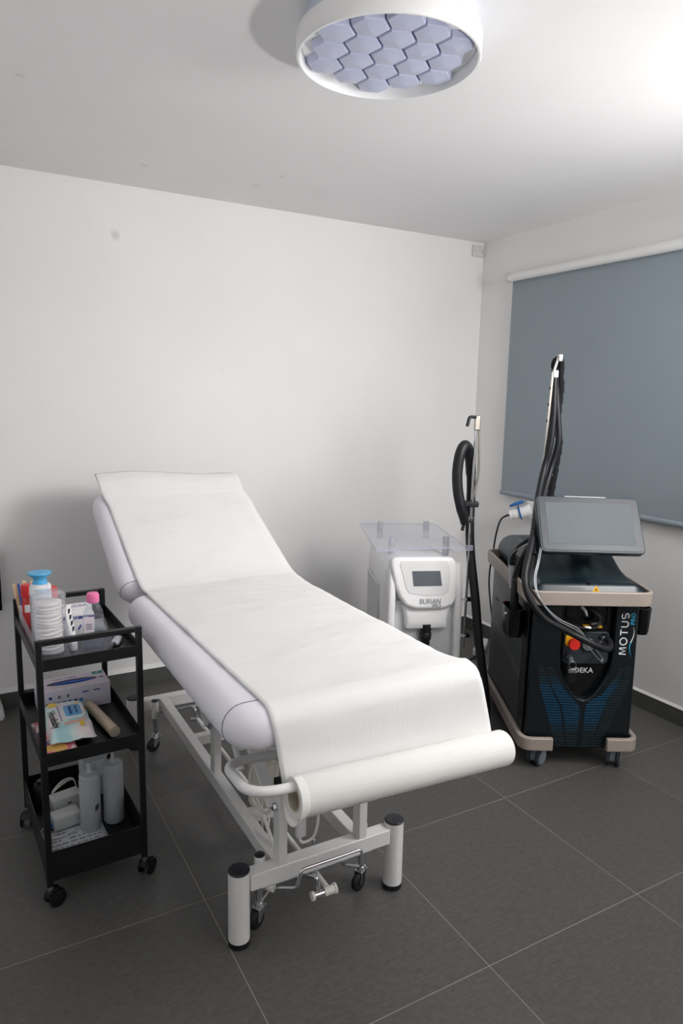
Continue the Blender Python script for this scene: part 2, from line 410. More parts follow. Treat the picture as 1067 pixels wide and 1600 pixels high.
# ---- industrial power socket with plug on the right wall
t = thing('power_socket', 'white surface socket with blue flap lid on the right wall', 'socket', (0, -0.60, 0.90))
MB().box(-0.05, 0, -0.045, 0.045, -0.055, 0.05).build('back_box', 'white_plastic', t, bevel=0.008, seg=3)
A0, A1 = Vector((-0.035, 0.015, 0.0)), Vector((-0.085, 0.062, -0.022))
mat('socket_blue', (28, 104, 178), 0.4)
mb = MB(); mb.cyl(A0, A1, 0.036, n=24); mb.build('socket_sleeve', 'white_plastic', t, bevel=0.002)
mb = MB(); d = (A1 - A0).normalized(); mb.cyl(A1 - d * 0.012, A1 - d * 0.004, 0.043, n=24); mb.build('blue_collar', 'socket_blue', t, bevel=0.002)
mb = MB(); mb.lathe([(0, 0), (0.042, 0), (0.045, 0.004), (0.042, 0.014), (0.014, 0.019), (0, 0.019)], 24)
mb.xf(TR(A1 + Vector((-0.012, 0.004, 0.046))) @ RZ(-40) @ RY(-22) @ RX(-12)); mb.build('flap_lid', 'socket_blue', t)
t2 = thing('power_plug', 'white round plug with black cable pushed into the blue-lid socket', 'plug', (0, -0.60, 0.90))
B0, B1 = A1 + d * 0.001, A1 + d * 0.052
mb = MB(); mb.tube([B0, B0 + d * 0.03, B0 + d * 0.034, B1], [0.033, 0.033, 0.029, 0.031], 24); mb.build('plug_body', 'white_plastic', t2, bevel=0.002)
mb = MB(); mb.cyl(B1, B1 + d * 0.004, 0.012, 0.010, 16); mb.build('gland', 'plate_plastic', t2)
e = B1 + d * 0.004
mb = MB(); mb.tube(spline([e, e + d * 0.02, e + Vector((-0.035, 0.03, -0.03)), e + Vector((-0.05, 0.04, -0.09)), e + Vector((-0.06, 0.05, -0.2)), e + Vector((-0.07, 0.06, -0.45)), (-0.30, -0.08, -0.893)]), 0.0055, 10)
mb.build('cable', 'rubber_black', t2)

# ================================================================== TREATMENT COUCH
BX = -2.113
BL = Vector((BX, -1.30, 0))
bed = thing('treatment_couch', 'white upholstered treatment couch on a white steel frame with raised backrest', 'couch', BL)
def bw(mb, name, m_, parent=None, **k):
    o = mb.build(name, m_, parent if parent is not None else bed, **k)
    if parent is None: o.location = -BL
    return o
PT = 0.800                        # top of the seat cushion
PL, PR = -2.478, -1.757
HY = -1.020                       # hinge line
BA = 27.5                         # backrest angle
mb = MB(); slab(mb, PL, PR, -2.178, HY - 0.008, PT - 0.108, PT, 0.10, 0.052, 8, 9); seat = bw(mb, 'seat_cushion', 'upholstery', smooth=60)
# stitched seam round the foot end
q = []
for i in range(41):
    a = 180 * i / 40
    hw, hh = (PR - PL) / 2 - 0.006, 0.054
    cs, sn = math.cos(R(a)), math.sin(R(a))
    x = (PL + PR) / 2 - math.copysign(abs(cs) ** 0.16, cs) * (hw + 0.0025)
    q.append((x, -2.095, PT - 0.054 + (abs(sn) ** 0.5) * (hh + 0.0008)))
mb = MB()
pts = []
zc = PT - 0.108 + 0.052
for i in range(9):
    a = -60 + 150 * i / 8
    yy = -2.098
    ins = 0.052 * (1 - math.cos(R(a))); z = (PT - 0.052 if a > 0 else zc) + 0.052 * math.sin(R(a))
    # plan edge of the rounded corner at this y
    y0 = -2.178 + ins; r = max(0.10 - ins, 0.004); xl = PL + ins
    dy = (y0 + r) - yy
    xe = xl + (r - math.sqrt(max(r * r - dy * dy, 0)) if dy > 0 else 0)
    pts.append((xe - 0.0004, yy, z + 0.0004))
pts.append((-2.36, -2.098, PT + 0.0008))
so = MB().tube(pts, 0.0013, 6).build('seam', 'seam', seat)
# backrest: modelled flat, then swung up about the hinge
MH = TR((0, HY, PT)) @ RX(BA) @ TR((0, -HY, -PT))
mb = MB(); slab(mb, PL, PR, HY + 0.004, HY + 0.690, PT - 0.108, PT, 0.10, 0.052, 8, 9); mb.xf(MH); back = bw(mb, 'backrest_cushion', 'upholstery', smooth=60)
q = []
for i in range(9):
    a = -60 + 150 * i / 8
    ins = 0.052 * (1 - math.cos(R(a))); z = (PT - 0.052 if a > 0 else zc) + 0.052 * math.sin(R(a)); yy = HY + 0.06
    y0 = HY + 0.004 + ins; r = max(0.10 - ins, 0.004); xl = PL + ins; dy = (y0 + r) - yy
    q.append((xl + (r - math.sqrt(max(r * r - dy * dy, 0)) if dy > 0 else 0) - 0.0004, yy, z + 0.0004))
mb = MB().tube(q, 0.0013, 6); mb.xf(MH); mb.build('seam', 'seam', back)

# ---- steel base frame
FW = 'frame_white'
for py in (-1.927, -0.667):
    for px in (BX - 0.257, BX + 0.257):
        mb = MB(); mb.cyl((px, py, 0.018), (px, py, 0.226), 0.0305, n=36); post = bw(mb, 'corner_post', FW)
        mb = MB(); mb.lathe([(0, 0), (0.0305, 0), (0.0305, 0.003), (0.028, 0.0055), (0, 0.0065)], 36, (px, py, 0.2265)); mb.build('top_cap', 'cap_black', post)
        mb = MB(); mb.lathe([(0, 0.0), (0.028, 0.0), (0.0315, 0.003), (0.0315, 0.018), (0, 0.018)], 36, (px, py, 0)); mb.build('rubber_foot', 'rubber_black', post)
    mb = MB(); mb.box(BX - 0.23, BX + 0.23, py - 0.022, py + 0.022, 0.165, 0.214); bw(mb, 'crossbar', FW, bevel=0.003)
for s_ in (-1, 1):
    x = BX + s_ * 0.132
    mb = MB(); mb.box(x - 0.018, x + 0.018, -1.905, -0.689, 0.166, 0.213); bw(mb, 'side_rail', FW, bevel=0.003)
    for yy, zt in ((-1.927, 0.46), (-1.375, 0.46)):
        mb = MB(); mb.box(x - 0.0135, x + 0.0135, yy - 0.02, yy + 0.02, 0.213, zt); up = bw(mb, 'upright', FW, bevel=0.002)
        mb = MB(); mb.cyl((x - 0.024, yy, zt - 0.07), (x + 0.02, yy, zt - 0.07), 0.006, n=12); mb.cyl((x - 0.026, yy, zt - 0.07), (x - 0.014, yy, zt - 0.07), 0.011, n=6)
        mb.build('pivot_bolt', 'zinc', up)
        mb = MB(); mb.bar((x + 0.022 * s_, yy, zt - 0.07), (x + 0.022 * s_, yy + 0.36, 0.665), 0.012, 0.035, (1, 0, 0)); bw(mb, 'lift_arm', FW, bevel=0.002)
for yy in (-1.076, -1.644):
    mb = MB(); mb.box(BX - 0.114, BX + 0.114, yy - 0.018, yy + 0.018, 0.17, 0.208); bw(mb, 'cross_tie', FW, bevel=0.003)
# carrier under the cushions
for s_ in (-1, 1):
    mb = MB(); mb.box(BX + s_ * 0.2 - 0.016, BX + s_ * 0.2 + 0.016, -2.04, -1.03, 0.66, 0.693); bw(mb, 'cushion_rail', FW, bevel=0.002)
    mb = MB(); mb.box(BX + s_ * 0.2 - 0.016, BX + s_ * 0.2 + 0.016, HY + 0.02, HY + 0.62, PT - 0.14, PT - 0.107); mb.xf(MH); bw(mb, 'backrest_rail', FW, bevel=0.002)
for yy in (-2.03, -1.55, -1.06):
    mb = MB(); mb.box(BX - 0.216, BX + 0.216, yy - 0.014, yy + 0.014, 0.655, 0.69); bw(mb, 'cushion_crossbar', FW, bevel=0.002)
mb = MB(); mb.cyl((BX, HY + 0.30, 0.745), (BX, -1.5, 0.63), 0.014, n=14); mb.cyl((BX, -1.2, 0.678), (BX, -1.6, 0.62), 0.022, n=16); bw(mb, 'backrest_strut', 'motor_grey')
# black clamps under the foot end
mb = MB(); mb.box(-2.352, -2.318, -2.06, -2.03, 0.652, 0.690); bw(mb, 'clamp_block', 'rubber_black', bevel=0.002)
mb = MB(); mb.prism_z([(-2.275, -1.945), (-2.24, -1.945), (-2.24, -1.972)], 0.452, 0.49); bw(mb, 'stop_wedge', 'rubber_black', bevel=0.001)

# ---- lifting motor, actuator and cables
mb = MB(); mb.lathe([(0, 0), (0.047, 0), (0.05, 0.006), (0.05, 0.12), (0.046, 0.14), (0.03, 0.152), (0, 0.155)], 28, (-2.165, -1.615, 0.209)); mot = bw(mb, 'lifting_motor', 'motor_beige')
mb = MB(); mb.lathe([(0.0, 0), (0.025, 0), (0.025, 0.012), (0, 0.014)], 20, (-2.165, -1.615, 0.3645)); mb.build('motor_cap', 'motor_grey', mot)
mb = MB(); mb.cyl((-2.125, -1.62, 0.34), (-2.10, -1.30, 0.62), 0.026, n=20); mb.cyl((-2.10, -1.30, 0.62), (-2.095, -1.2, 0.66), 0.013, n=14); bw(mb, 'lifting_actuator', 'motor_grey')
mb = MB(); mb.box(-2.20, -2.10, -1.70, -1.55, 0.40, 0.46); bw(mb, 'control_box', 'white_plastic', bevel=0.012, seg=3)
for s_ in (-0.02, 0.025):
    mb = MB(); mb.cyl((BX - 0.115 + s_, -1.30, 0.62), (BX - 0.11 + s_, -1.62, 0.34), 0.010, n=12); bw(mb, 'push_rod', FW)
rnd = random.Random(3)
for k in range(7):
    cx, cy, cz = -2.245 + rnd.uniform(-0.02, 0.03), -1.75 + rnd.uniform(-0.09, 0.06), 0.52 + rnd.uniform(-0.03, 0.05)
    r1, r2, a1 = rnd.uniform(0.03, 0.055), rnd.uniform(0.03, 0.05), rnd.uniform(0, 3)
    pts = [(cx + r1 * math.cos(a1 + 0.6 * i) * 0.8, cy + r1 * math.sin(a1 + 0.6 * i), cz + r2 * math.sin(a1 + 0.6 * i + k) + 0.004 * i) for i in range(11)]
    pts = [(-2.2 + 0.01 * k, -1.66, 0.655)] + pts + [(-2.17, -1.64, 0.46)]
    mb = MB(); mb.tube(spline(pts, 5), 0.0036, 8); bw(mb, 'coiled_cable', 'cable_white')
mb = MB(); mb.tube(spline([(-2.17, -1.66, 0.42), (-2.26, -1.74, 0.40), (-2.285, -1.83, 0.36), (-2.26, -1.86, 0.33), (-2.22, -1.80, 0.31), (-2.2, -1.66, 0.26)]), 0.0045, 8); bw(mb, 'motor_cable', 'cable_white')
mb = MB(); mb.tube(spline([(-2.20, -1.70, 0.5), (-2.215, -1.72, 0.36), (-2.205, -1.70, 0.19), (-2.19, -1.68, 0.03), (-2.15, -1.6, 0.006), (-2.0, -1.3, 0.006)]), 0.004, 8); bw(mb, 'mains_cable', 'cable_white')
mb = MB(); mb.cyl((-2.22, -1.66, 0.30), (-2.235, -1.88, 0.205), 0.006, n=8); bw(mb, 'linkage_rod', 'cable_white')
# hand control hanging under the roll
mb = MB(); mb.box(-2.215, -2.185, -1.975, -1.958, 0.30, 0.42); bw(mb, 'hand_control', 'plate_plastic', bevel=0.006, seg=3)
mb = MB(); mb.tube(spline([(-2.195, -1.966, 0.42), (-2.17, -1.98, 0.41), (-2.155, -1.985, 0.36), (-2.165, -1.98, 0.30), (-2.195, -1.972, 0.285), (-2.205, -1.967, 0.30)]), 0.004, 8); bw(mb, 'hand_control_cable', 'cable_white')

# ---- castors with sockets behind the crossbars, lowered by the pedal
for (cx, cy, sw, sgn) in ((BX - 0.180, -1.890, 25, 1), (BX + 0.164, -1.890, 25, 1), (BX - 0.182, -0.735, 20, -1), (BX + 0.182, -0.735, 20, -1)):
    mb = MB(); mb.cyl((cx, cy, 0.15), (cx, cy, 0.226), 0.0155, n=22); mb.box(cx - 0.01, cx + 0.01, min(cy, cy - 0.02 * sgn), max(cy, cy - 0.02 * sgn), 0.17, 0.21)
    so = bw(mb, 'castor_socket', FW)
    mb = MB(); mb.lathe([(0, 0), (0.0155, 0), (0.0155, 0.002), (0.013, 0.004), (0, 0.0045)], 22, (cx, cy, 0.2265)); mb.build('socket_cap', 'cap_black', so)
    mb = MB(); mb.cyl((cx, cy, 0.078), (cx, cy, 0.15), 0.0105, n=18); mb.cyl((cx, cy, 0.066), (cx, cy, 0.078), 0.0165, 0.0135, 20)
    cs = bw(mb, 'castor_stem', 'chrome')
    mb = MB(); fk = [(0.008, 0.0), (0.014, -0.004), (0.020, 0.0), (0.021, 0.012), (0.016, 0.038), (-0.014, 0.038), (-0.004, 0.020)]
    mb.prism_y(fk, -0.0145, -0.0125); mb.prism_y(fk, 0.0125, 0.0145); mb.box(-0.018, 0.018, -0.0145, 0.0145, 0.036, 0.040)
    mb.xf(TR((cx, cy, 0.026)) @ RZ(180 + sw)); mb.build('castor_fork', 'zinc', cs, bevel=0.001)
    mb = MB(); mb.lathe([(0, -0.0105), (0.016, -0.0105), (0.025, -0.0095), (0.029, -0.006), (0.03, 0), (0.029, 0.006), (0.025, 0.0095), (0.016, 0.0105), (0, 0.0105)], 28)
    mb.xf(TR((cx, cy, 0.0305)) @ RZ(180 + sw) @ TR((0.014, 0, 0)) @ RX(90)); mb.build('castor_wheel', 'rubber_black', cs)
# ---- pedal bar and rocker
mb = MB(); mb.tube(fillet([(-2.27, -1.945, 0.150), (-2.228, -2.005, 0.175), (-2.217, -2.005, 0.228), (-2.020, -2.005, 0.228), (-2.019, -2.005, 0.170), (-2.05, -1.945, 0.150)], 0.014, 6), 0.0048, 12); bw(mb, 'pedal_bar', 'chrome')
mb = MB(); mb.cyl((BX - 0.19, -1.93, 0.152), (BX + 0.17, -1.93, 0.152), 0.006, n=12); bw(mb, 'pedal_axle', 'zinc')
mb = MB(); mb.tube(fillet([(-2.17, -1.95, 0.155), (-2.165, -2.0, 0.185), (-2.155, -2.0, 0.125)], 0.012, 5), 0.006, 12); mb.cyl((-2.172, -2.0, 0.128), (-2.138, -2.0, 0.128), 0.0095, n=18); bw(mb, 'pedal_lever', 'chrome')
mb = MB(); mb.tube([(-2.140, -2.0, 0.128), (-2.109, -2.0, 0.128), (-2.108, -2.0, 0.128), (-2.102, -2.0, 0.128)], [0.0125, 0.0125, 0.0155, 0.0155], n=18); bw(mb, 'pedal_roller', 'cable_white')
mb = MB(); mb.cyl((-2.180, -2.0, 0.128), (-2.172, -2.0, 0.128), 0.013, n=18); bw(mb, 'pedal_washer', 'cable_white')
mb = MB(); mb.cyl((-2.125, -1.99, 0.128), (-2.125, -0.79, 0.128), 0.0095, n=14); bw(mb, 'connecting_tube', FW)
mb = MB(); mb.cyl((-2.30, -1.905, 0.15), (-2.272, -1.945, 0.15), 0.012, n=10); mb.tube([(-2.283, -1.94, 0.145), (-2.30, -1.90, 0.075)], 0.0025, 6); bw(mb, 'link_arm', 'cable_white')
mb = MB(); mb.cyl((-2.30, -0.70, 0.152), (-1.93, -0.70, 0.152), 0.006, n=12); mb.tube(fillet([(-2.13, -0.70, 0.155), (-2.13, -0.77, 0.172), (-2.13, -0.775, 0.128)], 0.012, 5), 0.006, 12); mb.cyl((-2.155, -0.775, 0.128), (-2.12, -0.775, 0.128), 0.0095, n=16); bw(mb, 'rear_pedal_axle', 'chrome')
mb = MB(); mb.cyl((BX - 0.01, -1.90, 0.214), (BX - 0.01, -1.90, 0.224), 0.004, n=10); mb.ball((BX - 0.01, -1.90, 0.226), 0.005); bw(mb, 'grease_nipple', 'zinc')

# ---- paper roll holder: bent white tube
RY_, RZ_ = -2.235, 0.600
hp = [(-2.265, -1.985, 0.578), (-2.34, -1.985, 0.586), (-2.425, -1.985, 0.592), (-2.440, -2.03, 0.600), (-2.455, -2.12, 0.612), (-2.44, -2.225, 0.62), (-2.37, RY_, 0.626), (-1.715, RY_, 0.600)]
mb = MB(); mb.tube(fillet([hp[0], (-2.435, -1.985, 0.592), (-2.46, -2.235, 0.642), hp[-1]], 0.085, 10), 0.0122, 16); bw(mb, 'roll_holder', FW)
mb = MB(); mb.cyl((-2.2655, -1.985, 0.5777), (-2.262, -1.985, 0.5775), 0.0132, n=16); bw(mb, 'tube_plug', 'rubber_black')
mb = MB(); mb.box(-2.285, -2.262, -2.0, -1.975, 0.575, 0.66); bw(mb, 'holder_bracket', FW, bevel=0.002)

# ---- couch paper: roll with the sheet pulled up over the couch
PB = Vector((-2.02, RY_, 0.55))
pr = thing('paper_roll', 'roll of white embossed couch paper unrolled over the couch', 'paper roll', PB)
def pw(mb, name, m_, **k): o = mb.build(name, m_, pr, **k); o.location = -PB; return o
RC0 = Vector((-2.352, RY_, 0.608)); RC1 = Vector((-1.700, RY_ + 0.012, 0.572)); ax = (RC1 - RC0).normalized()
n = 48; rings = []
for (p_, r) in ((RC0, 0.032), (RC0 - ax * 0.0, 0.047), (RC0 + ax * 0.004, 0.0485), (RC1 - ax * 0.004, 0.0485), (RC1, 0.047), (RC1, 0.032), (RC0, 0.032)):
    u = ax.cross(Vector((0, 0, 1))).normalized(); v = ax.cross(u)
    rings.append([tuple(p_ + (u * math.cos(2 * PI * k / n) + v * math.sin(2 * PI * k / n)) * r) for k in range(n)])
pw(MB().loft(rings, False, False), 'roll', 'paper_roll', smooth=50)
rings = []
for (p_, r) in ((RC0 - ax * 0.001, 0.0275), (RC0 - ax * 0.001, 0.0325), (RC1 + ax * 0.001, 0.0325), (RC1 + ax * 0.001, 0.0275), (RC0 - ax * 0.001, 0.0275)):
    rings.append([tuple(p_ + (u * math.cos(2 * PI * k / n) + v * math.sin(2 * PI * k / n)) * r) for k in range(n)])
pw(MB().loft(rings, False, False), 'core', 'cardboard', smooth=50)
# sheet profile in (y, z): head end, backrest, hinge, seat, foot bend, back of the roll
ca, sa = math.cos(R(BA)), math.sin(R(BA))
def onback(s_, lift): return (HY + s_ * ca - lift * sa, PT + s_ * sa + lift * ca)
prof = [onback(0.750, 0.006), onback(0.70, 0.014), onback(0.65, 0.011), onback(0.60, 0.006), onback(0.585, 0.004), onback(0.45, 0.004), onback(0.25, 0.004), onback(0.08, 0.006), onback(0.0, 0.016), (HY - 0.06, PT + 0.007), (HY - 0.2, PT + 0.003),
        (-1.6, PT + 0.003), (-2.02, PT + 0.004), (-2.10, PT + 0.004), (-2.126, PT + 0.004), (-2.1544, PT - 0.0035), (-2.1746, PT - 0.024), (-2.1828, PT - 0.052), (-2.185, PT - 0.1), (-2.186, PT - 0.16), (-2.1855, 0.61), (-2.186, 0.585)]
dense = spline([(0, y, z) for y, z in prof], 8)
cum = [0]
for i in range(1, len(dense)): cum.append(cum[-1] + (Vector(dense[i]) - Vector(dense[i - 1])).length)
Ltot = cum[-1]
def at_s(s_):
    for i in range(1, len(cum)):
        if cum[i] >= s_ or i == len(cum) - 1:
            t_ = (s_ - cum[i - 1]) / max(cum[i] - cum[i - 1], 1e-9); return Vector(dense[i - 1]).lerp(Vector(dense[i]), t_)
def edge(y, z, table):
    for (y0, x0), (y1, x1) in zip(table, table[1:]):
        if y <= y0 and y >= y1: return x0 + (x1 - x0) * (y0 - y) / (y0 - y1)
    return table[-1][1] if y < table[-1][0] else table[0][1]
LT = [(-0.30, -2.452), (-0.46, -2.445), (-0.55, -2.425), (-1.02, -2.412), (-1.10, -2.405), (-2.10, -2.385), (-2.185, -2.383)]
RT = [(-0.30, -1.790), (-0.50, -1.795), (-0.56, -1.777), (-0.62, -1.777), (-1.02, -1.765), (-1.10, -1.762), (-2.05, -1.760), (-2.12, -1.759), (-2.185, -1.757)]
def sheet(u, v):
    p_ = at_s(v * Ltot); y, z = p_.y, p_.z
    xl, xr = edge(y, z, LT), edge(y, z, RT)
    if y < -2.17:
        t_ = min(1, (PT - 0.03 - z) / 0.19); xl = -2.383 + 0.03 * t_; xr = -1.757 + 0.05 * t_
    x = xl + (xr - xl) * u
    # follow the rolled right-hand edge of the cushion
    d_ = max(0, x - (PR - 0.052)); dr = 0.052 - math.sqrt(max(0.052 ** 2 - min(d_, 0.0515) ** 2, 0)) if d_ > 0 else 0
    d2 = max(0, (PL + 0.052) - x); dr2 = 0.052 - math.sqrt(max(0.052 ** 2 - min(d2, 0.0515) ** 2, 0)) if d2 > 0 else 0
    k_ = max(0.0, min(1.0, (y + 2.11) / 0.08)) * (1.0 if y < -0.6 else max(0, 1 - (y + 0.6) / 0.1))
    wr = 0.0035 * (noise.noise(Vector((x * 5, v * 22, 1.3))) + 0.5 * noise.noise(Vector((x * 14 + v * 18, v * 60, 4.1))))
    fold = 0.0060 * max(0, noise.noise(Vector((x * 2.2 + y * 1.1, y * 4.2 - x * 1.6, 8.0))))
    if y < -2.18: wr *= 0.35
    head = 0.0
    if y > -0.62:
        t_ = (y + 0.62) / 0.22; head = 0.012 * t_ * (1 + math.sin(u * 5.2 + 0.4)) * (0.6 + 0.4 * t_)
    nrm = Vector((0, -sa, ca)) if y > HY else (Vector((0, 0, 1)) if y > -2.13 else Vector((0, -1, 0)))
    q = Vector((x, y, z)) + nrm * (abs(wr) + fold + head - (dr * k_ if y > HY - 0.0 else 0)) - (Vector((0, 0, (dr + 0 * dr2) * k_)) if y <= HY else Vector((0, 0, 0)))
    return tuple(q)
mb = MB(); mb.grid(sheet, 44, 230); pw(mb, 'sheet', 'paper', smooth=80, solid=0.0008)
# loose outer turn at the near end of the roll
u = ax.cross(Vector((0, 0, 1))).normalized(); v = ax.cross(u)
def loose(a, b_):
    ang = R(-100 + 292 * a); droop = max(0.0, math.sin(R(max(0, min(180, (ang / PI * 180) + 10))))) ** 2
    rr2 = 0.0492 + (0.013 * (1 - b_) ** 2) * droop
    p_ = RC0 + ax * (-0.004 - 0.006 * droop + 0.022 * b_) + (u * math.cos(ang) + v * math.sin(ang)) * rr2
    return tuple(p_)
mb = MB(); mb.grid(loose, 30, 6); pw(mb, 'loose_turn', 'paper_roll', smooth=80, solid=0.0008)

# ================================================================== UTILITY CART AND WHAT IS ON IT
cart = thing('utility_cart', 'black three-tier metal utility cart on castors beside the couch', 'cart', (-2.684, -1.285, 0), 2.2)
HWc, HDc, PTH = 0.150, 0.247, 0.018
CB = 'cart_black'
for sx in (-1, 1):
    for sy in (-1, 1):
        x, y = sx * (HWc - PTH / 2), sy * (HDc - PTH / 2)
        post = MB().box(x - 0.009, x + 0.009, y - 0.009, y + 0.009, 0.066, 0.832).build('post', CB, cart, bevel=0.002)
        sw = {(-1, -1): 20, (1, -1): 40, (-1, 1): -110, (1, 1): 70}[(sx, sy)]
        mb = MB(); mb.cyl((x, y, 0.058), (x, y, 0.068), 0.010, n=16); mb.cyl((x, y, 0.05), (x, y, 0.066), 0.005, n=12)
        stem = mb.build('castor_stem', 'zinc', cart)
        mb = MB(); mb.loft([[(xx, yy, z) for xx, yy, z in ((r * math.cos(R(a)), yy, r * math.sin(R(a))) for a in range(20, 171, 15))] + [(0, yy, 0.006)] for r, yy in ((0.0285, -0.012), (0.0285, 0.012))])
        mb.xf(TR((x, y, 0.028)) @ RZ(sw) @ TR((0.014, 0, 0))); mb.build('castor_hood', 'cart_wheel', stem, bevel=0.001)
        for s_ in (-1, 1):
            mb = MB(); mb.lathe([(0, -0.004), (0.02, -0.004), (0.026, -0.002), (0.026, 0.002), (0.02, 0.004), (0, 0.004)], 26)
            mb.xf(TR((x, y, 0.0262)) @ RZ(sw) @ TR((0.014, 0.0165 * s_, 0)) @ RX(90)); mb.build('castor_wheel', 'cart_wheel', stem)
for sy in (-1, 1):
    y = sy * (HDc - PTH / 2)
    MB().box(-HWc + PTH + 0.0003, HWc - PTH - 0.0003, y - 0.009, y + 0.009, 0.816, 0.832).build('handle_bar', CB, cart, bevel=0.002)
def tray(zf, zt):
    mb = MB(); xi, yi = HWc - 0.004, HDc - 0.004
    mb.box(-xi, xi, -yi, yi, zf - 0.002, zf)
    for s_ in (-1, 1):
        mb.box(-xi, xi, s_ * yi - 0.0015, s_ * yi + 0.0015, zf - 0.002, zt)
        mb.box(s_ * xi - 0.0015, s_ * xi + 0.0015, -yi, yi, zf - 0.002, zt)
    return mb.build('tray', CB, cart, smooth=0)
Z1, Z2, Z3 = 0.742, 0.452, 0.085
tray(Z1, 0.775); tray(Z2, 0.490); tray(Z3, 0.178)

clear_mat('acrylic', (252, 252, 254), 0.12, 0.45)
clear_mat('acrylic_clear', (253, 253, 254), 0.035, 0.2)
clear_mat('acrylic_edge', (225, 222, 240), 0.5, 0.4, haze_col=(214, 212, 232))
clear_mat('bottle_clear', (244, 246, 248), 0.07, 0.38)
clear_mat('bottle_milky', (232, 236, 240), 0.5, 0.3, 0.25, (236, 239, 242))
clear_mat('water', (226, 232, 238), 0.05, 0.33)
clear_mat('red_clear', (240, 150, 146), 0.30, 0.4, 0.06, (226, 84, 84))
clear_mat('acrylic_frost', (238, 238, 242), 0.30, 0.3, 0.1, (226, 226, 232))
mat('cotton', (243, 240, 236), 0.95, bump=0.6, bscale=300, spec=0.05)
mat('cap_blue', (82, 174, 222), 0.4)
mat('cap_red', (214, 38, 44), 0.4)
mat('cap_pink', (240, 122, 174), 0.4)
mat('bottle_white', (240, 240, 240), 0.35)
mat('label_blue', (62, 140, 200), 0.5)
mat('ink_navy', (36, 60, 140), 0.6)
mat('ink_black', (36, 36, 44), 0.6)
mat('ink_grey', (120, 122, 130), 0.6)
mat('carton_white', (236, 234, 236), 0.6)
mat('carton_pinkish', (226, 214, 222), 0.6)
mat('label_green', (46, 150, 84), 0.5)
mat('wood_stick', (224, 194, 150), 0.7, var=0.08, vscale=40)
mat('pen_blue', (40, 74, 170), 0.4)
mat('grey_rubber', (96, 98, 104), 0.5)
mat('brush_silver', (172, 174, 180), 0.4)

# ---- acrylic organiser with dividers
og = thing('acrylic_organizer', 'clear acrylic organizer box on the top tray of the cart', 'organizer', (-2.71, -1.275, Z1), 2.2)
ox0, ox1, oy0, oy1, oh = -0.117, 0.105, -0.172, 0.160, 0.078
MB().box(ox0, ox1, oy0, oy1, 0.0003, 0.003).build('base', 'acrylic_clear', og, smooth=0)
for x, yb, yt, h_ in ((ox0 + 0.0012, oy0, oy1, oh), (ox1 - 0.0012, oy0, -0.05, 0.05)):
    MB().box(x - 0.0012, x + 0.0012, yb, yt, 0.003, h_).build('side_wall', 'acrylic', og, smooth=0)
MB().box(ox0, ox1, oy0, oy0 + 0.0024, 0.003, 0.045).build('front_wall', 'acrylic_clear', og, smooth=0)
MB().box(ox0, ox1, oy1 - 0.0024, oy1, 0.003, oh).build('rear_wall', 'acrylic_clear', og, smooth=0)
MB().box(ox0 + 0.0024, ox1 - 0.0024, -0.05, -0.0476, 0.003, 0.05).build('divider', 'acrylic_clear', og, smooth=0)
for x in (-0.012, 0.026):
    MB().box(x - 0.0012, x + 0.0012, oy0 + 0.0024, -0.05, 0.003, 0.05).build('divider', 'acrylic_clear', og, smooth=0)

# ---- cotton pads in a tall clear dispenser
cd = thing('cotton_pad_dispenser', 'tall clear lidded dispenser full of cotton pads on the cart', 'dispenser', (-2.7705, -1.390, Z1 + 0.0035), 2.2)
hw = 0.0455; hd_ = 0.0425
mb = MB(); mb.loft([[(x, y, z) for x, y in rrect(-hw, hw, -hd_, hd_, 0.010, 4)] for z in (0, 0.178)], False, False); mb.build('case', 'acrylic', cd, smooth=60)
for sx_ in (-1, 1):
    for sy_ in (-1, 1):
        MB().cyl((sx_ * (hw - 0.0028), sy_ * (hd_ - 0.0028), 0), (sx_ * (hw - 0.0028), sy_ * (hd_ - 0.0028), 0.178), 0.0016, n=8).build('corner_edge', 'acrylic_frost', cd)
mb = MB(); mb.loft([[(x, y, z) for x, y in rrect(-hw - e_, hw + e_, -hd_ - e_, hd_ + e_, 0.011, 4)] for z, e_ in ((0.1785, 0.0015), (0.1855, 0.0015), (0.188, -0.002))]); lid = mb.build('lid', 'acrylic', cd, smooth=30)
MB().ball((0, 0, 0.1985), 0.0105, 18, 10).build('knob', 'acrylic_clear', lid)
rnd = random.Random(5); z = Z1 + 0.0065
for k in range(14):
    th = 0.0116 + rnd.uniform(-0.0012, 0.0012); r = 0.0405 + rnd.uniform(-0.0015, 0.0006)
    mb = MB(); nn = 26; rings = []
    for rr3, zz in ((0.004, 0), (r * 0.93, 0.0), (r * 0.985, th * 0.10), (r, th * 0.4), (r * 0.995, th * 0.8), (r * 0.95, th * 0.95), (0.004, th * 0.97)):
        rings.append([(rr3 * math.cos(2 * PI * i / nn), rr3 * math.sin(2 * PI * i / nn), zz + 0.0019 * (rr3 / r) * (math.sin(2 * PI * i / nn * 2 + k * 1.7) + 0.5 * math.sin(2 * PI * i / nn * 3 + k))) for i in range(nn)])
    mb.loft(rings); o = mb.build('cotton_pad', 'cotton', None, smooth=70)
    o.location = (-2.7705 + rnd.uniform(-0.001, 0.001), -1.390 + rnd.uniform(-0.0008, 0.0008), z)
    z += th - 0.0002
    ordn = ('lowest', 'second lowest', 'third lowest', 'fourth lowest', 'fifth lowest', 'sixth lowest', 'seventh lowest',
            'seventh highest', 'sixth highest', 'fifth highest', 'fourth highest', 'third highest', 'second highest', 'topmost')[k]
    tag(o, ordn + ' round cotton pad of the stack in the clear dispenser', 'cotton pad', 'cotton pads in the dispenser')

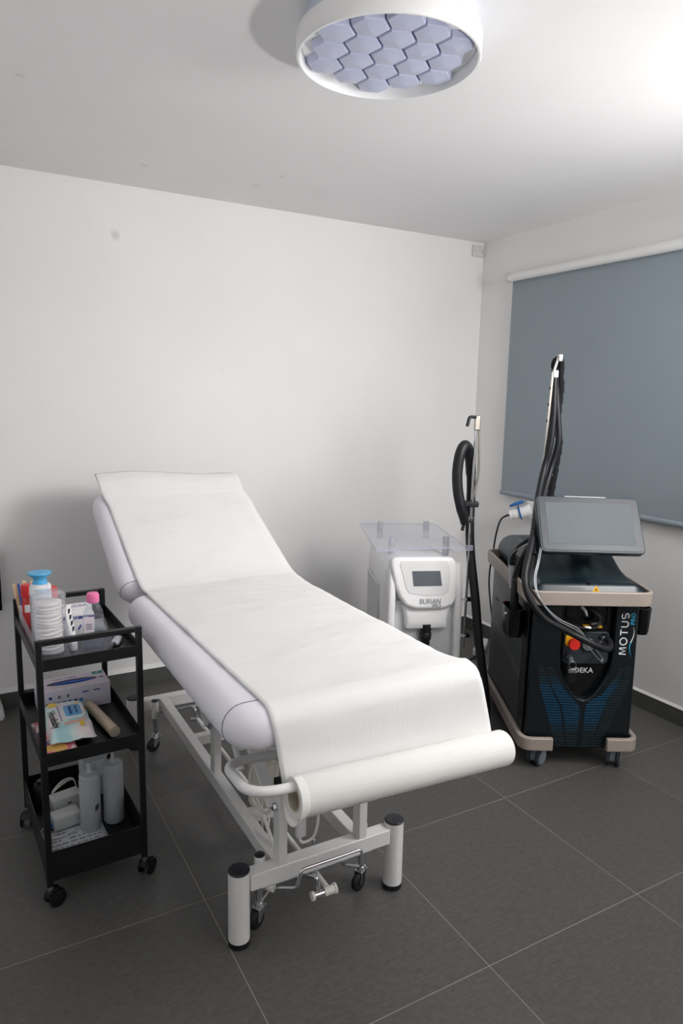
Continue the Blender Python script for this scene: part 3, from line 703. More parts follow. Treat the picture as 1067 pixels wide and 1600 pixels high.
# ---- bottles
t = thing('lotion_bottle', 'tall white bottle with flared sky-blue cap behind the cotton pads', 'bottle', (-2.7765, -1.262, Z1 + 0.0035))
MB().lathe([(0, 0), (0.030, 0), (0.0325, 0.004), (0.0325, 0.172), (0.030, 0.182), (0.022, 0.186), (0, 0.186)], 32).build('body', 'bottle_white', t)
MB().lathe([(0, 0.1865), (0.024, 0.1865), (0.0205, 0.192), (0.0185, 0.198), (0.021, 0.205), (0.034, 0.215), (0.0355, 0.218), (0.034, 0.221), (0, 0.223)], 32).build('cap', 'cap_blue', t)
mb = MB()
for k in range(9):
    a = R(-120 + 12 * k); mb.v += [(0.0328 * math.cos(a), 0.0328 * math.sin(a), z_) for z_ in (0.02, 0.075)]
for k in range(8): mb.f.append((2 * k, 2 * k + 2, 2 * k + 3, 2 * k + 1)); mb.m.append(0)
mb.build('label', 'label_blue', t)
def red_bottle(label, x, y, zt, r):
    t = thing('red_bottle', label, 'bottle', (x, y, Z1 + 0.0035))
    h_ = zt - Z1 - 0.0035
    MB().lathe([(0, 0), (r, 0), (r + 0.001, 0.003), (r + 0.001, h_ * 0.70), (r * 0.8, h_ * 0.76), (0, h_ * 0.76)], 24).build('body', 'red_clear', t)
    MB().lathe([(0, h_ * 0.765), (r + 0.003, h_ * 0.765), (r + 0.0035, h_ * 0.78), (r + 0.0025, h_ * 0.97), (r, h_), (0, h_)], 24).build('cap', 'cap_red', t, bevel=0)
    return t
t = red_bottle('red tinted bottle with red cap at the left rear of the cart', -2.807, -1.172, 0.908, 0.0175)
MB().box(-0.012, 0.004, -0.0226, -0.0212, 0.075, 0.100).build('label', 'carton_white', t)
red_bottle('small red capped bottle mostly hidden behind the blue-capped bottle', -2.736, -1.175, 0.893, 0.017)

# ---- cup of wooden spatulas and a pen
t = thing('spatula_cup', 'small white cup holding wooden spatulas at the rear of the cart', 'cup', (-2.811, -1.083, Z1 + 0.0005))
mb = MB(); n = 24; prof2 = [(0.0, 0.0), (0.016, 0), (0.018, 0.075), (0.0165, 0.075), (0.0148, 0.002), (0, 0.002)]
mb.lathe(prof2, n); mb.build('cup_body', 'white_plastic', t)
for k, (dx, dy, lx, ly, h_, lb) in enumerate(((-0.006, 0, -0.022, -0.004, 0.146, 'wooden spatula leaning left in the cup'), (0.0, 0.006, 0.004, 0.006, 0.150, 'wooden spatula leaning toward the wall in the cup'), (0.008, -0.002, 0.02, 0.006, 0.148, 'wooden spatula leaning right in the cup'))):
    me = MB().bar((dx, dy, 0.0), (dx + lx, dy + ly, h_), 0.012, 0.0018, (0, 1, 0.1)).mesh('wooden_spatula', 'wood_stick')
    tag(obj('wooden_spatula', me, None, (-2.811, -1.083, Z1 + 0.004)), lb, 'spatula')
o = MB().cyl((-0.002, -0.008, 0.0), (-0.016, -0.009, 0.147), 0.0035, n=12).build('ballpoint_pen', 'pen_blue'); o.location = (-2.811, -1.083, Z1 + 0.004)
tag(o, 'blue pen standing in the cup with the wooden spatulas', 'pen')

# ---- cartons
def carton(name, label, c, wx, dy, hz, m_, rot=0):
    t = thing(name, label, 'carton', c, rot); MB().box(-wx / 2, wx / 2, -dy / 2, dy / 2, 0, hz).build('box', m_, t, bevel=0.001)
    return t
t = carton('medicine_carton', 'white carton with a navy stripe on the cart behind the tube', (-2.676, -1.277, Z1 + 0.0036), 0.105, 0.052, 0.080, 'carton_white', -2)
MB().box(-0.0515, 0.0515, -0.0268, -0.0262, 0.066, 0.0745).build('stripe', 'ink_navy', t, smooth=0)
for x in (-0.024, -0.014, -0.004, 0.016, 0.026):
    MB().box(x, x + 0.008, -0.0271, -0.0266, 0.069, 0.0715).build('printed_word', 'bottle_white', t, smooth=0)
for x in (-0.044, -0.033):
    MB().box(x, x + 0.009, -0.0268, -0.0262, 0.057, 0.059).build('printed_word', 'ink_grey', t, smooth=0)
for k, (x0, x1, z0, z1) in enumerate(((0.0, 0.014, 0.03, 0.046), (0.018, 0.034, 0.034, 0.056))):
    mb = MB(); mb.prism_y([(x0, z0), (x0 + 0.006, z0), (x1, z1), (x1 - 0.006, z1)], -0.0269, -0.0263); mb.build('printed_slash', 'ink_navy', t, smooth=0)
t = carton('paper_carton', 'low white carton with a line of print at the back of the top tray', (-2.672, -1.180, Z1 + 0.0036), 0.115, 0.05, 0.076, 'carton_white', 1)
for k in range(6):
    MB().box(-0.05 + 0.0165 * k, -0.05 + 0.0165 * k + 0.012, -0.005, 0.002, 0.0762, 0.0766).build('printed_word', 'ink_grey', t, smooth=0)
MB().box(-0.04, 0.04, -0.02, -0.016, 0.0762, 0.0766).build('printed_line', 'ink_navy', t, smooth=0)

# ---- tube of cream
t = thing('cream_tube', 'white cream tube with dark lettering leaning in the organizer', 'tube', (-2.7035, -1.400, Z1 + 0.0045), 48)
mb = MB(); rings = []
for k in range(11):
    f_ = k / 10; wx = 0.0125 + 0.0035 * f_; dy = 0.0125 * (1 - f_) + 0.0006
    rings.append([(wx * math.cos(2 * PI * i / 20) , dy * math.sin(2 * PI * i / 20), 0.022 + 0.12 * f_) for i in range(20)])
ML = RY(-5) @ RX(-3)
mb.loft(rings); mb.xf(ML); mb.build('tube_body', 'bottle_white', t, smooth=60)
mb = MB(); mb.lathe([(0, 0), (0.011, 0), (0.0115, 0.004), (0.0125, 0.02), (0.008, 0.0218), (0, 0.0218)], 22); mb.xf(ML); mb.build('cap', 'bottle_white', t)
for k in range(4):
    zz = 0.062 + 0.019 * k; yy = -(0.0125 * (1 - (zz + 0.006 - 0.022) / 0.12) + 0.0012)
    mb = MB(); mb.prism_y([(-0.006, zz), (0.002, zz + 0.001), (0.006, zz + 0.013), (-0.003, zz + 0.014)], yy - 0.0006, yy + 0.0006); mb.xf(ML); mb.build('printed_letter', 'ink_black', t, smooth=0)

# ---- micellar water
t = thing('micellar_bottle', 'clear flat bottle with pink flip cap on the cart', 'bottle', (-2.6415, -1.392, Z1 + 0.0045), -12)
mb = MB(); rings = []
for (z_, wx, dy) in ((0, 0.027, 0.016), (0.004, 0.031, 0.019), (0.03, 0.032, 0.0195), (0.09, 0.031, 0.019), (0.112, 0.0275, 0.0175), (0.130, 0.019, 0.0145), (0.137, 0.0135, 0.0128), (0.142, 0.013, 0.0125)):
    rings.append([(math.copysign(abs(math.cos(2 * PI * i / 28)) ** 0.75, math.cos(2 * PI * i / 28)) * wx, math.copysign(abs(math.sin(2 * PI * i / 28)) ** 0.75, math.sin(2 * PI * i / 28)) * dy, z_) for i in range(28)])
mb.loft(rings); body = mb.build('body', 'bottle_clear', t, smooth=60)
mb = MB(); mb.loft([[(x * 0.9, y * 0.9, min(z_, 0.052)) for x, y, z_ in r] for r in rings[:5]]); mb.xf(TR((0, 0, 0.002))); mb.build('liquid', 'water', t, smooth=60)
mb = MB(); mb.lathe([(0, 0.142), (0.0180, 0.142), (0.0190, 0.145), (0.0190, 0.163), (0.0165, 0.170), (0.006, 0.173), (0, 0.1735)], 24); mb.box(-0.004, 0.008, -0.0205, -0.014, 0.160, 0.164); mb.build('cap', 'cap_pink', t)
MB().grid(lambda a, b_: (-0.028 + 0.030 * a, -0.0205 + 0.0006 * a, 0.045 + 0.055 * b_), 3, 2).build('label', 'carton_pinkish', t)
MB().box(-0.026, -0.010, -0.0212, -0.0204, 0.036, 0.048).build('label_badge', 'label_green', t, smooth=0)
for zz in (0.055, 0.062, 0.069):
    MB().box(-0.022, -0.004, -0.0211, -0.0205, zz + 0.006, zz + 0.009).build('label_print', 'ink_grey', t, smooth=0)

# ---- comb and shaver
t = thing('comb', 'dark ridged comb lying at the right rear of the top tray', 'comb', (-2.580, -1.185, Z1 + 0.0008), 84)
MB().box(-0.06, 0.06, -0.0155, -0.0065, 0, 0.006).build('spine', 'grey_rubber', t, bevel=0.001)
tm = MB().box(-0.0012, 0.0012, -0.0065, 0.026, 0.001, 0.006).mesh('tooth', 'brush_silver', 0)
for k in range(26): obj('tooth', tm, t, (-0.056 + 0.0045 * k, 0, 0))
t = thing('oval_brush', 'grey oval brush with black handle lying at the front right of the top tray', 'brush', (-2.573, -1.385, Z1 + 0.001), 66)
mb = MB(); slab(mb, -0.034, 0.034, -0.0135, 0.0135, 0, 0.014, 0.013, 0.006, 4, 6); mb.build('head', 'brush_silver', t, smooth=60)
mb = MB(); mb.tube(spline([(-0.03, 0, 0.007), (-0.05, 0.0, 0.009), (-0.08, 0.002, 0.008), (-0.098, 0.003, 0.0075)]), 0.0062, 12); mb.build('handle', 'cart_wheel', t)
t = thing('black_clip', 'black plastic clip lying beside the grey oval brush', 'clip', (-2.5535, -1.32, Z1 + 0.0005), 75)
MB().box(-0.035, 0.035, -0.004, 0.004, 0, 0.012).build('upper_jaw', 'cart_wheel', t, bevel=0.002)
MB().cyl((0.02, -0.006, 0.006), (0.02, 0.006, 0.006), 0.003, n=10).build('pin', 'zinc', t)

# ---- middle tray
mat('glove_lilac', (220, 208, 222), 0.6, var=0.05, vscale=60)
mat('glove_side', (214, 210, 224), 0.6)
mat('glove_teal', (34, 146, 146), 0.6)
mat('glove_blue', (24, 84, 190), 0.45)
mat('slot_dark', (22, 26, 60), 0.7)
t = thing('glove_box', 'pale lilac box of blue disposable gloves at the back of the middle tray', 'glove box', (-2.676, -1.120, Z2 + 0.0005), 1)
gw, gd, gh = 0.116, 0.060, 0.080
ell = [(0.084 * math.copysign(abs(math.cos(R(a))) ** 1.25, math.cos(R(a))), 0.021 * math.sin(R(a))) for a in range(0, 360, 12)]
mb = MB(); mb.box(-gw, gw, -gd, gd, 0, gh - 0.001); mb.build('carton', 'glove_side', t, bevel=0.0008)
# lid panel with an oval opening
outer = []
for x, y in ell:
    k_ = min((gw - 0.0005) / max(abs(x), 1e-6), (gd - 0.0005) / max(abs(y), 1e-6)); outer.append((x * k_, y * k_))
mb = MB(); mb.loft([[(x, y, gh) for x, y in ell], [(x, y, gh) for x, y in outer], [(x, y, gh - 0.0009) for x, y in outer]], False, False); mb.build('lid_panel', 'glove_lilac', t, smooth=0)
mb = MB(); mb.prism_z(ell, gh - 0.0009, gh - 0.0006); mb.build('opening', 'slot_dark', t, smooth=0)
mb = MB(); mb.loft([[(x * s_ + 0.006, y * s_ * 0.55 - 0.004, gh - 0.0006 + h_) for x, y in ell] for s_, h_ in ((0.82, 0), (0.7, 0.0022), (0.35, 0.0032))]); mb.build('glove', 'glove_blue', t, smooth=60)
MB().box(0.074, 0.110, 0.032, 0.056, gh, gh + 0.0004).build('printed_badge', 'glove_teal', t, smooth=0)
text('M', 0.014, 'bottle_white', t, TR((0.092, 0.044, gh + 0.0006)))
mb = MB(); mb.prism_z([(0.086, -0.004), (0.096, 0.004), (0.108, 0.0), (0.098, -0.008)], gh, gh + 0.0004); mb.build('printed_arrow', 'ink_navy', t, smooth=0)
for x, w_ in ((-0.06, 0.012), (-0.046, 0.02), (-0.023, 0.01), (-0.01, 0.03)):
    MB().box(x, x + w_, 0.036, 0.0405, gh, gh + 0.0004).build('printed_word', 'ink_navy' if x > -0.02 else 'ink_grey', t, smooth=0)
text('Examination Gloves - Latex Free, Powder Free', 0.0082, 'bottle_white', t, TR((0.005, -0.051, gh + 0.0005)), bold=0.0003)
for k in range(7):
    x = -0.09 + 0.018 * k
    m_ = ('ink_navy', 'ink_navy', 'ink_grey', 'ink_grey', 'ink_navy', 'ink_navy', 'label_blue')[k]
    mb = MB(); ring = rrect(x - 0.0055, x + 0.0055, 0.028, 0.039, (0.005, 0.001, 0.005, 0.001, 0.003, 0.001, 0.001)[k], 3)
    mb.prism_y(ring, -gd - 0.0005, -gd); mb.build('printed_symbol', m_, t, smooth=0)
for x in (0.022, 0.060):
    MB().box(x, x + 0.022, -gd - 0.0005, -gd, 0.058, 0.062).build('printed_line', 'ink_navy', t, smooth=0)
for k in range(3):
    mb = MB(); mb.prism_y(rrect(-0.085 + 0.028 * k, -0.074 + 0.028 * k, 0.05, 0.061, 0.005, 4), -gd - 0.0005, -gd); mb.build('printed_symbol', ('ink_navy', 'ink_grey', 'ink_grey')[k], t, smooth=0)

def wipes(label, loc, rot, body_m, side_m, w_=0.066, d_=0.115, h_=0.05):
    t = thing('wipes_packet', label, 'wipes', loc, rot)
    def top(u, v):
        x, y = (2 * u - 1), (2 * v - 1)
        e_ = max(0, 1 - abs(x) ** 5) ** 0.5 * max(0, 1 - abs(y) ** 7) ** 0.5
        return (x * w_ * (1 + 0.02 * math.sin(9 * y)), y * d_, 0.004 + h_ * e_ * (1 + 0.03 * noise.noise(Vector((x * 3, y * 4, h_ * 90)))))
    mb = MB(); mb.grid(top, 24, 30)
    mb.add([(-w_, -d_, 0.004), (w_, -d_, 0.004), (w_, d_, 0.004), (-w_, d_, 0.004), (-w_ * 0.9, -d_ * 0.95, 0), (w_ * 0.9, -d_ * 0.95, 0), (w_ * 0.9, d_ * 0.95, 0), (-w_ * 0.9, d_ * 0.95, 0)], [(4, 5, 6, 7), (0, 1, 5, 4), (1, 2, 6, 5), (2, 3, 7, 6), (3, 0, 4, 7)])
    mb.build('packet', body_m, t, smooth=60)
    for s_ in (-1, 1):
        mb = MB(); zz = []
        for i in range(13):
            x = -w_ + 2 * w_ * i / 12; zz += [(x, s_ * (d_ - 0.002), 0.003), (x, s_ * (d_ - 0.002), 0.006), (x, s_ * (d_ + 0.013 + 0.0015 * (i % 2)), 0.012 + 0.003 * math.sin(i))]
        fs = []
        for i in range(12): fs += [(3 * i, 3 * i + 3, 3 * i + 5, 3 * i + 2), (3 * i + 1, 3 * i + 4, 3 * i + 5, 3 * i + 2)]
        mb.add(zz, fs); mb.build('crimped_end', side_m, t)
    return t
# printed film: soft patches of aqua, white, yellow and pink
def film(name, cols, seed):
    m_ = mat(name, cols[0], 0.32, spec=0.5, bump=0.25, bscale=60); nt = m_.node_tree; b_ = nt.nodes['Principled BSDF']
    tc_ = [n_ for n_ in nt.nodes if n_.type == 'TEX_COORD'][0]
    mp_ = nt.nodes.new('ShaderNodeMapping'); mp_.inputs['Location'].default_value = (seed, seed * 2.1, 0); nt.links.new(tc_.outputs['Object'], mp_.inputs['Vector'])
    nz_ = nt.nodes.new('ShaderNodeTexNoise'); nz_.inputs['Scale'].default_value = 13; nz_.inputs['Detail'].default_value = 1; nt.links.new(mp_.outputs['Vector'], nz_.inputs['Vector'])
    rp = nt.nodes.new('ShaderNodeValToRGB'); rp.color_ramp.interpolation = 'LINEAR' if 'aqua' in name else 'CONSTANT'
    while len(rp.color_ramp.elements) < len(cols): rp.color_ramp.elements.new(0.5)
    for k_, c_ in enumerate(cols):
        rp.color_ramp.elements[k_].position = 0.0 if k_ == 0 else 0.36 + 0.28 * (k_ - 1) / max(len(cols) - 2, 1); rp.color_ramp.elements[k_].color = lin(c_) + (1,)
    nt.links.new(nz_.outputs['Fac'], rp.inputs['Fac']); nt.links.new(rp.outputs['Color'], b_.inputs['Base Color'])
film('film_aqua', [(176, 222, 228), (176, 222, 228), (206, 234, 236), (226, 238, 236), (238, 226, 228)], 1.37)
film('film_pink', [(240, 150, 170), (244, 190, 200), (246, 226, 226), (236, 130, 150), (240, 196, 110)], 3.2)
mat('flap_blue', (104, 178, 226), 0.35)
mat('film_white', (238, 242, 242), 0.35)
mat('film_skin', (240, 190, 172), 0.5)
mat('film_yellow', (248, 206, 70), 0.45)
t = wipes('pink baby wipes packet half under the aqua packet', (-2.769, -1.368, Z2 + 0.0005), 2, 'film_pink', 'film_pink', 0.052, 0.10, 0.018)
text('Hosebaby', 0.024, 'ink_navy', t, TR((-0.036, -0.03, 0.0238)) @ RZ(-78))
wp = t = wipes('aqua printed baby wipes packet with a blue resealable flap', (-2.722, -1.338, Z2 + 0.021), 0, 'film_aqua', 'film_white', 0.066, 0.118, 0.042)
mb = MB(); slab(mb, -0.018, 0.048, -0.046, 0.052, 0.0445, 0.0495, 0.016, 0.0018, 3, 6); fl = mb.build('flap_surround', 'film_white', t, smooth=60)
mb = MB(); slab(mb, -0.010, 0.040, -0.038, 0.044, 0.0495, 0.0512, 0.013, 0.0009, 2, 6); mb.build('flap_lid', 'flap_blue', fl, smooth=60)
text('Hosebaby', 0.0155, 'ink_navy', t, TR((0.008, 0.002, 0.0516)) @ RZ(-90))
text('baby wet wipes', 0.0085, 'ink_navy', t, TR((0.026, 0.002, 0.0516)) @ RZ(-90))
text('Hosebaby', 0.031, 'ink_black', t, TR((-0.046, -0.036, 0.0466)) @ RY(-10) @ RZ(-88), bold=0.0004)
for k in range(6):
    MB().box(-0.0255, -0.0235, 0.045 - 0.02 * k, 0.058 - 0.02 * k, 0.0455, 0.0472).build('printed_word', 'ink_navy', t, smooth=0)
mb = MB(); mb.lathe([(0, 0.0), (0.015, 0.0), (0.0155, 0.0006), (0.0, 0.001)], 24, (-0.038, 0.076, 0.0455)); mb.build('printed_disc', 'film_yellow', t)
mb = MB(); mb.prism_z([(0.048 * (1 - f_) - 0.02 * f_ + 0.008 * math.sin(PI * f_ * 2), -0.062 - 0.02 * f_ + (0.008 if s_ else -0.008)) for s_ in (0, 1) for f_ in ([i / 8 for i in range(9)] if not s_ else [1 - i / 8 for i in range(9)])], 0.0445, 0.0462); mb.build('printed_arm', 'film_skin', t, smooth=0)
for (x0, y0) in ((0.036, 0.055), (0.046, 0.01), (0.03, -0.088)):
    mb = MB(); mb.prism_z(rrect(x0 - 0.006, x0 + 0.006, y0 - 0.018, y0 + 0.018, 0.005, 4), 0.0435, 0.0458); mb.build('printed_patch', 'film_yellow', t, smooth=0)

mat('film_roll', (206, 184, 156), 0.35, var=0.05, vscale=50, coat=0.3)
t = thing('film_roll', 'tan wrapped roll lying on the middle tray', 'roll', (-2.612, -1.335, Z2 + 0.0185), 0)
rp0, rp1 = Vector((-0.024, 0.13, 0)), Vector((0.014, -0.105, 0))
mb = MB(); mb.cyl(rp0, rp1, 0.0175, n=28); mb.build('winding', 'film_roll', t)
mb = MB(); dd = (rp1 - rp0).normalized(); mb.cyl(rp1, rp1 + dd * 0.002, 0.0125, n=24); mb.build('core', 'cardboard', t)

# ---- bottom tray
mat('leaflet', (212, 216, 222), 0.7)
t = thing('leaflet', 'printed white instruction sheet lying on the bottom tray', 'sheet', (-2.712, -1.375, Z3 + 0.0006), 4)
MB().grid(lambda a, b_: (-0.092 + 0.184 * a, -0.105 + 0.21 * b_, 0.0006 + 0.002 * (1 - b_) * a), 8, 8).build('page', 'leaflet', t, solid=0.0005)
rnd = random.Random(11); lm = {}
for r_ in range(9):
    x = -0.08
    while x < 0.07:
        w_ = rnd.choice((0.008, 0.014, 0.02))
        if rnd.random() < 0.8:
            if w_ not in lm: lm[w_] = MB().box(0, w_, 0, 0.0045, 0.0, 0.0003).mesh('printed_word', 'ink_grey', 0)
            obj('printed_word', lm[w_], t, (x, -0.092 + 0.02 * r_, 0.0032))
        x += w_ + 0.006
def squeeze(label, x, y, fill, tilt, hh=0.222):
    t = thing('squeeze_bottle', label, 'bottle', (x, y, Z3 + 0.0035))
    r = 0.0335
    MB().lathe([(0, 0.0), (r * 0.93, 0), (r, 0.005), (r, hh * 0.80), (r * 0.985, hh * 0.815), (r * 0.8, hh * 0.84), (0, hh * 0.84)], 32).build('body', 'bottle_milky', t)
    MB().lathe([(0, 0.004), (r * 0.93, 0.004), (r * 0.95, fill), (0, fill)], 32).build('liquid', 'water', t)
    cp = MB().lathe([(0, hh * 0.842), (r * 0.97, hh * 0.842), (r * 0.98, hh * 0.9), (r * 0.9, hh * 0.925), (0.012, hh * 0.94), (0.008, hh * 0.965), (0.0055, hh * 1.04), (0.0055, hh * 1.06), (0.003, hh * 1.075), (0, hh * 1.075)], 28).build('nozzle_cap', 'bottle_milky', t)
    MB().tube(spline([(0.02 * math.cos(tilt), 0.02 * math.sin(tilt), hh * 0.925), (0.026 * math.cos(tilt), 0.026 * math.sin(tilt), hh * 0.99), (0.014 * math.cos(tilt), 0.014 * math.sin(tilt), hh * 1.06), (0, 0, hh * 1.075)], 5), 0.0016, 6).build('tether', 'bottle_milky', cp)
    return t
t = squeeze('milky squeeze bottle with a small dark label on the left of the bottom tray pair', -2.662, -1.318, 0.11, 0.5, 0.214)
mat('tag_dark', (62, 66, 70), 0.5)
mb = MB(); mb.grid(lambda a, b_: (0.0342 * math.cos(R(-72 + 24 * a)), 0.0342 * math.sin(R(-72 + 24 * a)), 0.072 + 0.02 * b_ + 0.006 * a), 4, 2); mb.build('label', 'tag_dark', t)
squeeze('milky squeeze bottle half full of water nearest the right rim of the bottom tray', -2.5835, -1.305, 0.095, 2.4, 0.226)
t = thing('plastic_jug', 'pale translucent plastic jug behind the squeeze bottles', 'jug', (-2.616, -1.100, Z3 + 0.0005), 4)
mb = MB(); mb.loft([[(x * s_, y * s_, z_) for x, y in rrect(-0.045, 0.045, -0.03, 0.03, 0.012, 4)] for z_, s_ in ((0, 0.86), (0.06, 0.95), (0.185, 1.1), (0.185, 1.05), (0.06, 0.90), (0.003, 0.81))]); mb.build('jug_body', 'bottle_milky', t)
MB().grid(lambda a, b_: (-0.035 + 0.07 * a, -0.0325 - 0.003 * b_, 0.08 + 0.06 * b_), 2, 2).build('label', 'leaflet', t)
mat('device_grey', (196, 198, 198), 0.45)
t = thing('white_adaptor', 'white plastic adaptor box lying on the leaflet in the bottom tray', 'adaptor', (-2.735, -1.262, Z3 + 0.0045), 10)
mb = MB(); slab(mb, -0.045, 0.045, -0.03, 0.03, 0, 0.046, 0.008, 0.006, 3, 4); mb.build('housing', 'device_grey', t)
MB().box(-0.07, -0.0455, -0.012, 0.006, 0.006, 0.024).build('blue_connector', 'socket_blue', t, bevel=0.002)
mb = MB(); mb.tube(spline([(-0.071, -0.003, 0.015), (-0.082, -0.012, 0.008), (-0.076, -0.05, 0.004), (-0.03, -0.068, 0.0035), (0.03, -0.05, 0.0035)]), 0.0018, 8); mb.build('cable', 'cable_white', t)
t = thing('white_charger', 'white plastic charger box with coiled lead behind the adaptor', 'charger', (-2.722, -1.175, Z3 + 0.0005), 12)
mb = MB(); slab(mb, -0.05, 0.05, -0.028, 0.028, 0, 0.066, 0.008, 0.006, 3, 4); mb.build('housing', 'device_grey', t)
MB().box(-0.002, 0.01, -0.0286, -0.0279, 0.04, 0.046).build('terminal', 'steel', t, smooth=0)
for k in range(3):
    mb = MB(); mb.tube(spline([(-0.04, 0.02, 0.06), (-0.038, 0.0, 0.085 + 0.004 * k), (-0.005, -0.004 + 0.004 * k, 0.106 + 0.004 * k), (0.03, 0.006, 0.104 + 0.003 * k), (0.046, 0.018, 0.068)]), 0.0018, 8); mb.build('coiled_lead', 'cable_white', t)
t = thing('black_pouch', 'black rounded pouch in the rear left corner of the bottom tray', 'pouch', (-2.790, -1.085, Z3 + 0.0005))
MB().lathe([(0, 0), (0.03, 0), (0.037, 0.02), (0.036, 0.05), (0.024, 0.074), (0.008, 0.08), (0, 0.08)], 24).build('pouch_body', 'rubber_black', t)
MB().lathe([(0.0, 0.0805), (0.012, 0.0805), (0.013, 0.086), (0, 0.087)], 16).build('pouch_toggle', 'cap_black', t)

# ================================================================== LASER MACHINE
mat('navy_gloss', (14, 28, 35), 0.34, coat=0.15)
mat('navy_satin', (9, 17, 22), 0.38)
mat('taupe', (160, 149, 140), 0.42)
mat('black_gloss', (9, 11, 14), 0.22)
mat('bezel', (40, 45, 52), 0.42)
mat('bezel_edge', (52, 58, 65), 0.4)
mat('display_glass', (92, 98, 103), 0.5, spec=0.2)
mat('grey_dome', (74, 80, 84), 0.5)
mat('panel_grey', (46, 52, 58), 0.4)
mat('hose_black', (20, 22, 26), 0.5)
mat('fabric_black', (14, 16, 20), 0.9, bump=0.8, bscale=60)
mat('ink_white', (228, 230, 232), 0.5)
mat('ink_cyan', (40, 168, 214), 0.5)
mat('slat_dark', (26, 40, 46), 0.4)
mat('slat_blue', (14, 66, 98), 0.4)
mat('slat_mid', (20, 52, 68), 0.4)
mat('wheel_grey', (122, 130, 140), 0.4)
mat('tyre_grey', (50, 56, 64), 0.5)
mat('warn_yellow', (238, 178, 30), 0.5)
mat('stop_red', (226, 44, 36), 0.4)
mat('cable_silver', (176, 180, 186), 0.3, metal=0.4)
# perforated grey steel side panel
m = mat('perforated_steel', (90, 94, 97), 0.38, metal=0.3)
nt = m.node_tree; b = nt.nodes['Principled BSDF']; tc = [n_ for n_ in nt.nodes if n_.type == 'TEX_COORD'][0]
sp = nt.nodes.new('ShaderNodeSeparateXYZ'); nt.links.new(tc.outputs['Object'], sp.inputs[0])
cb = nt.nodes.new('ShaderNodeCombineXYZ'); nt.links.new(sp.outputs['Y'], cb.inputs[0]); nt.links.new(sp.outputs['Z'], cb.inputs[1])
mp = nt.nodes.new('ShaderNodeMapping'); mp.inputs['Rotation'].default_value = (0, 0, R(45)); nt.links.new(cb.outputs[0], mp.inputs['Vector'])
vo = nt.nodes.new('ShaderNodeTexVoronoi'); vo.voronoi_dimensions = '2D'; vo.inputs['Scale'].default_value = 92; vo.inputs['Randomness'].default_value = 0
nt.links.new(mp.outputs['Vector'], vo.inputs['Vector'])
lt = nt.nodes.new('ShaderNodeMath'); lt.operation = 'LESS_THAN'; lt.inputs[1].default_value = 0.33; nt.links.new(vo.outputs['Distance'], lt.inputs[0])
prev = None
def m2(op, a, b_):
    q_ = nt.nodes.new('ShaderNodeMath'); q_.operation = op
    for i_, v_ in enumerate((a, b_)):
        if isinstance(v_, (int, float)): q_.inputs[i_].default_value = v_
        else: nt.links.new(v_, q_.inputs[i_])
    return q_.outputs[0]
yy, zz = sp.outputs['Y'], sp.outputs['Z']
zones = None
for (zl, zh, y0, y1) in ((0.60, 0.71, 0.30, 0.66), (0.44, 0.555, 0.16, 0.65), (0.16, 0.40, 0.10, 0.64)):
    sh = m2('ADD', zz, m2('MULTIPLY', m2('SUBTRACT', 0.65, yy), 0.18))          # bands fall towards the front
    q = m2('MULTIPLY', m2('MULTIPLY', m2('GREATER_THAN', sh, zl + 0.03), m2('LESS_THAN', sh, zh + 0.03)), m2('MULTIPLY', m2('GREATER_THAN', yy, y0), m2('LESS_THAN', yy, y1)))
    zones = q if zones is None else m2('MAXIMUM', zones, q)
hole = m2('MULTIPLY', lt.outputs[0], zones)
mx = nt.nodes.new('ShaderNodeMix'); mx.data_type = 'RGBA'; nt.links.new(hole, mx.inputs['Factor'])
nt.links.new(b.inputs['Base Color'].links[0].from_socket, mx.inputs['A']); mx.inputs['B'].default_value = (0.003, 0.003, 0.004, 1); nt.links.new(mx.outputs['Result'], b.inputs['Base Color'])

lm = thing('laser_machine', 'dark navy laser machine with tilted touchscreen and taupe bumpers on castors', 'laser machine', (-0.785, -1.70, 0), -28.5)
# chassis behind the front cover
mb = MB(); mb.loft([[(x, y, z_) for x, y in rrect(-0.222, 0.222, 0.085, 0.735, 0.03, 5)] for z_ in (0.10, 0.74)]); mb.build('chassis', 'perforated_steel', lm, smooth=40)
# front cover with the pointed recess cut from its top edge
rec = [(0.128, 0.735), (0.128, 0.50), (0.120, 0.44), (0.098, 0.385), (0.062, 0.33), (0.040, 0.309), (0.018, 0.302), (-0.004, 0.309), (-0.030, 0.333), (-0.068, 0.388), (-0.088, 0.44), (-0.094, 0.50), (-0.094, 0.735)]
def cover_y(x): return 0.028 + 0.030 * max(0, (abs(x - 0.005) - 0.13) / 0.09) ** 2
poly = [(-0.205, 0.105), (0.018, 0.088), (0.21, 0.105), (0.226, 0.135), (0.220, 0.735)] + rec + [(-0.212, 0.735), (-0.221, 0.135)]
mb = MB(); mb.prism_y(poly, 0.028, 0.084); mb.build('front_cover', 'navy_satin', lm, bevel=0.007, seg=3)
mb = MB(); mb.box(-0.098, 0.132, 0.062, 0.0835, 0.295, 0.735); mb.build('recess_panel', 'black_gloss', lm, smooth=0)
# corner flanks that wrap the front cover to the sides
for s_, x in ((-1, -0.2225), (1, 0.2225)):
    mb = MB(); mb.box(min(x, x + s_ * 0.003), max(x, x + s_ * 0.003), 0.05, 0.135, 0.12, 0.735); mb.build('corner_trim', 'navy_satin', lm, bevel=0.001)
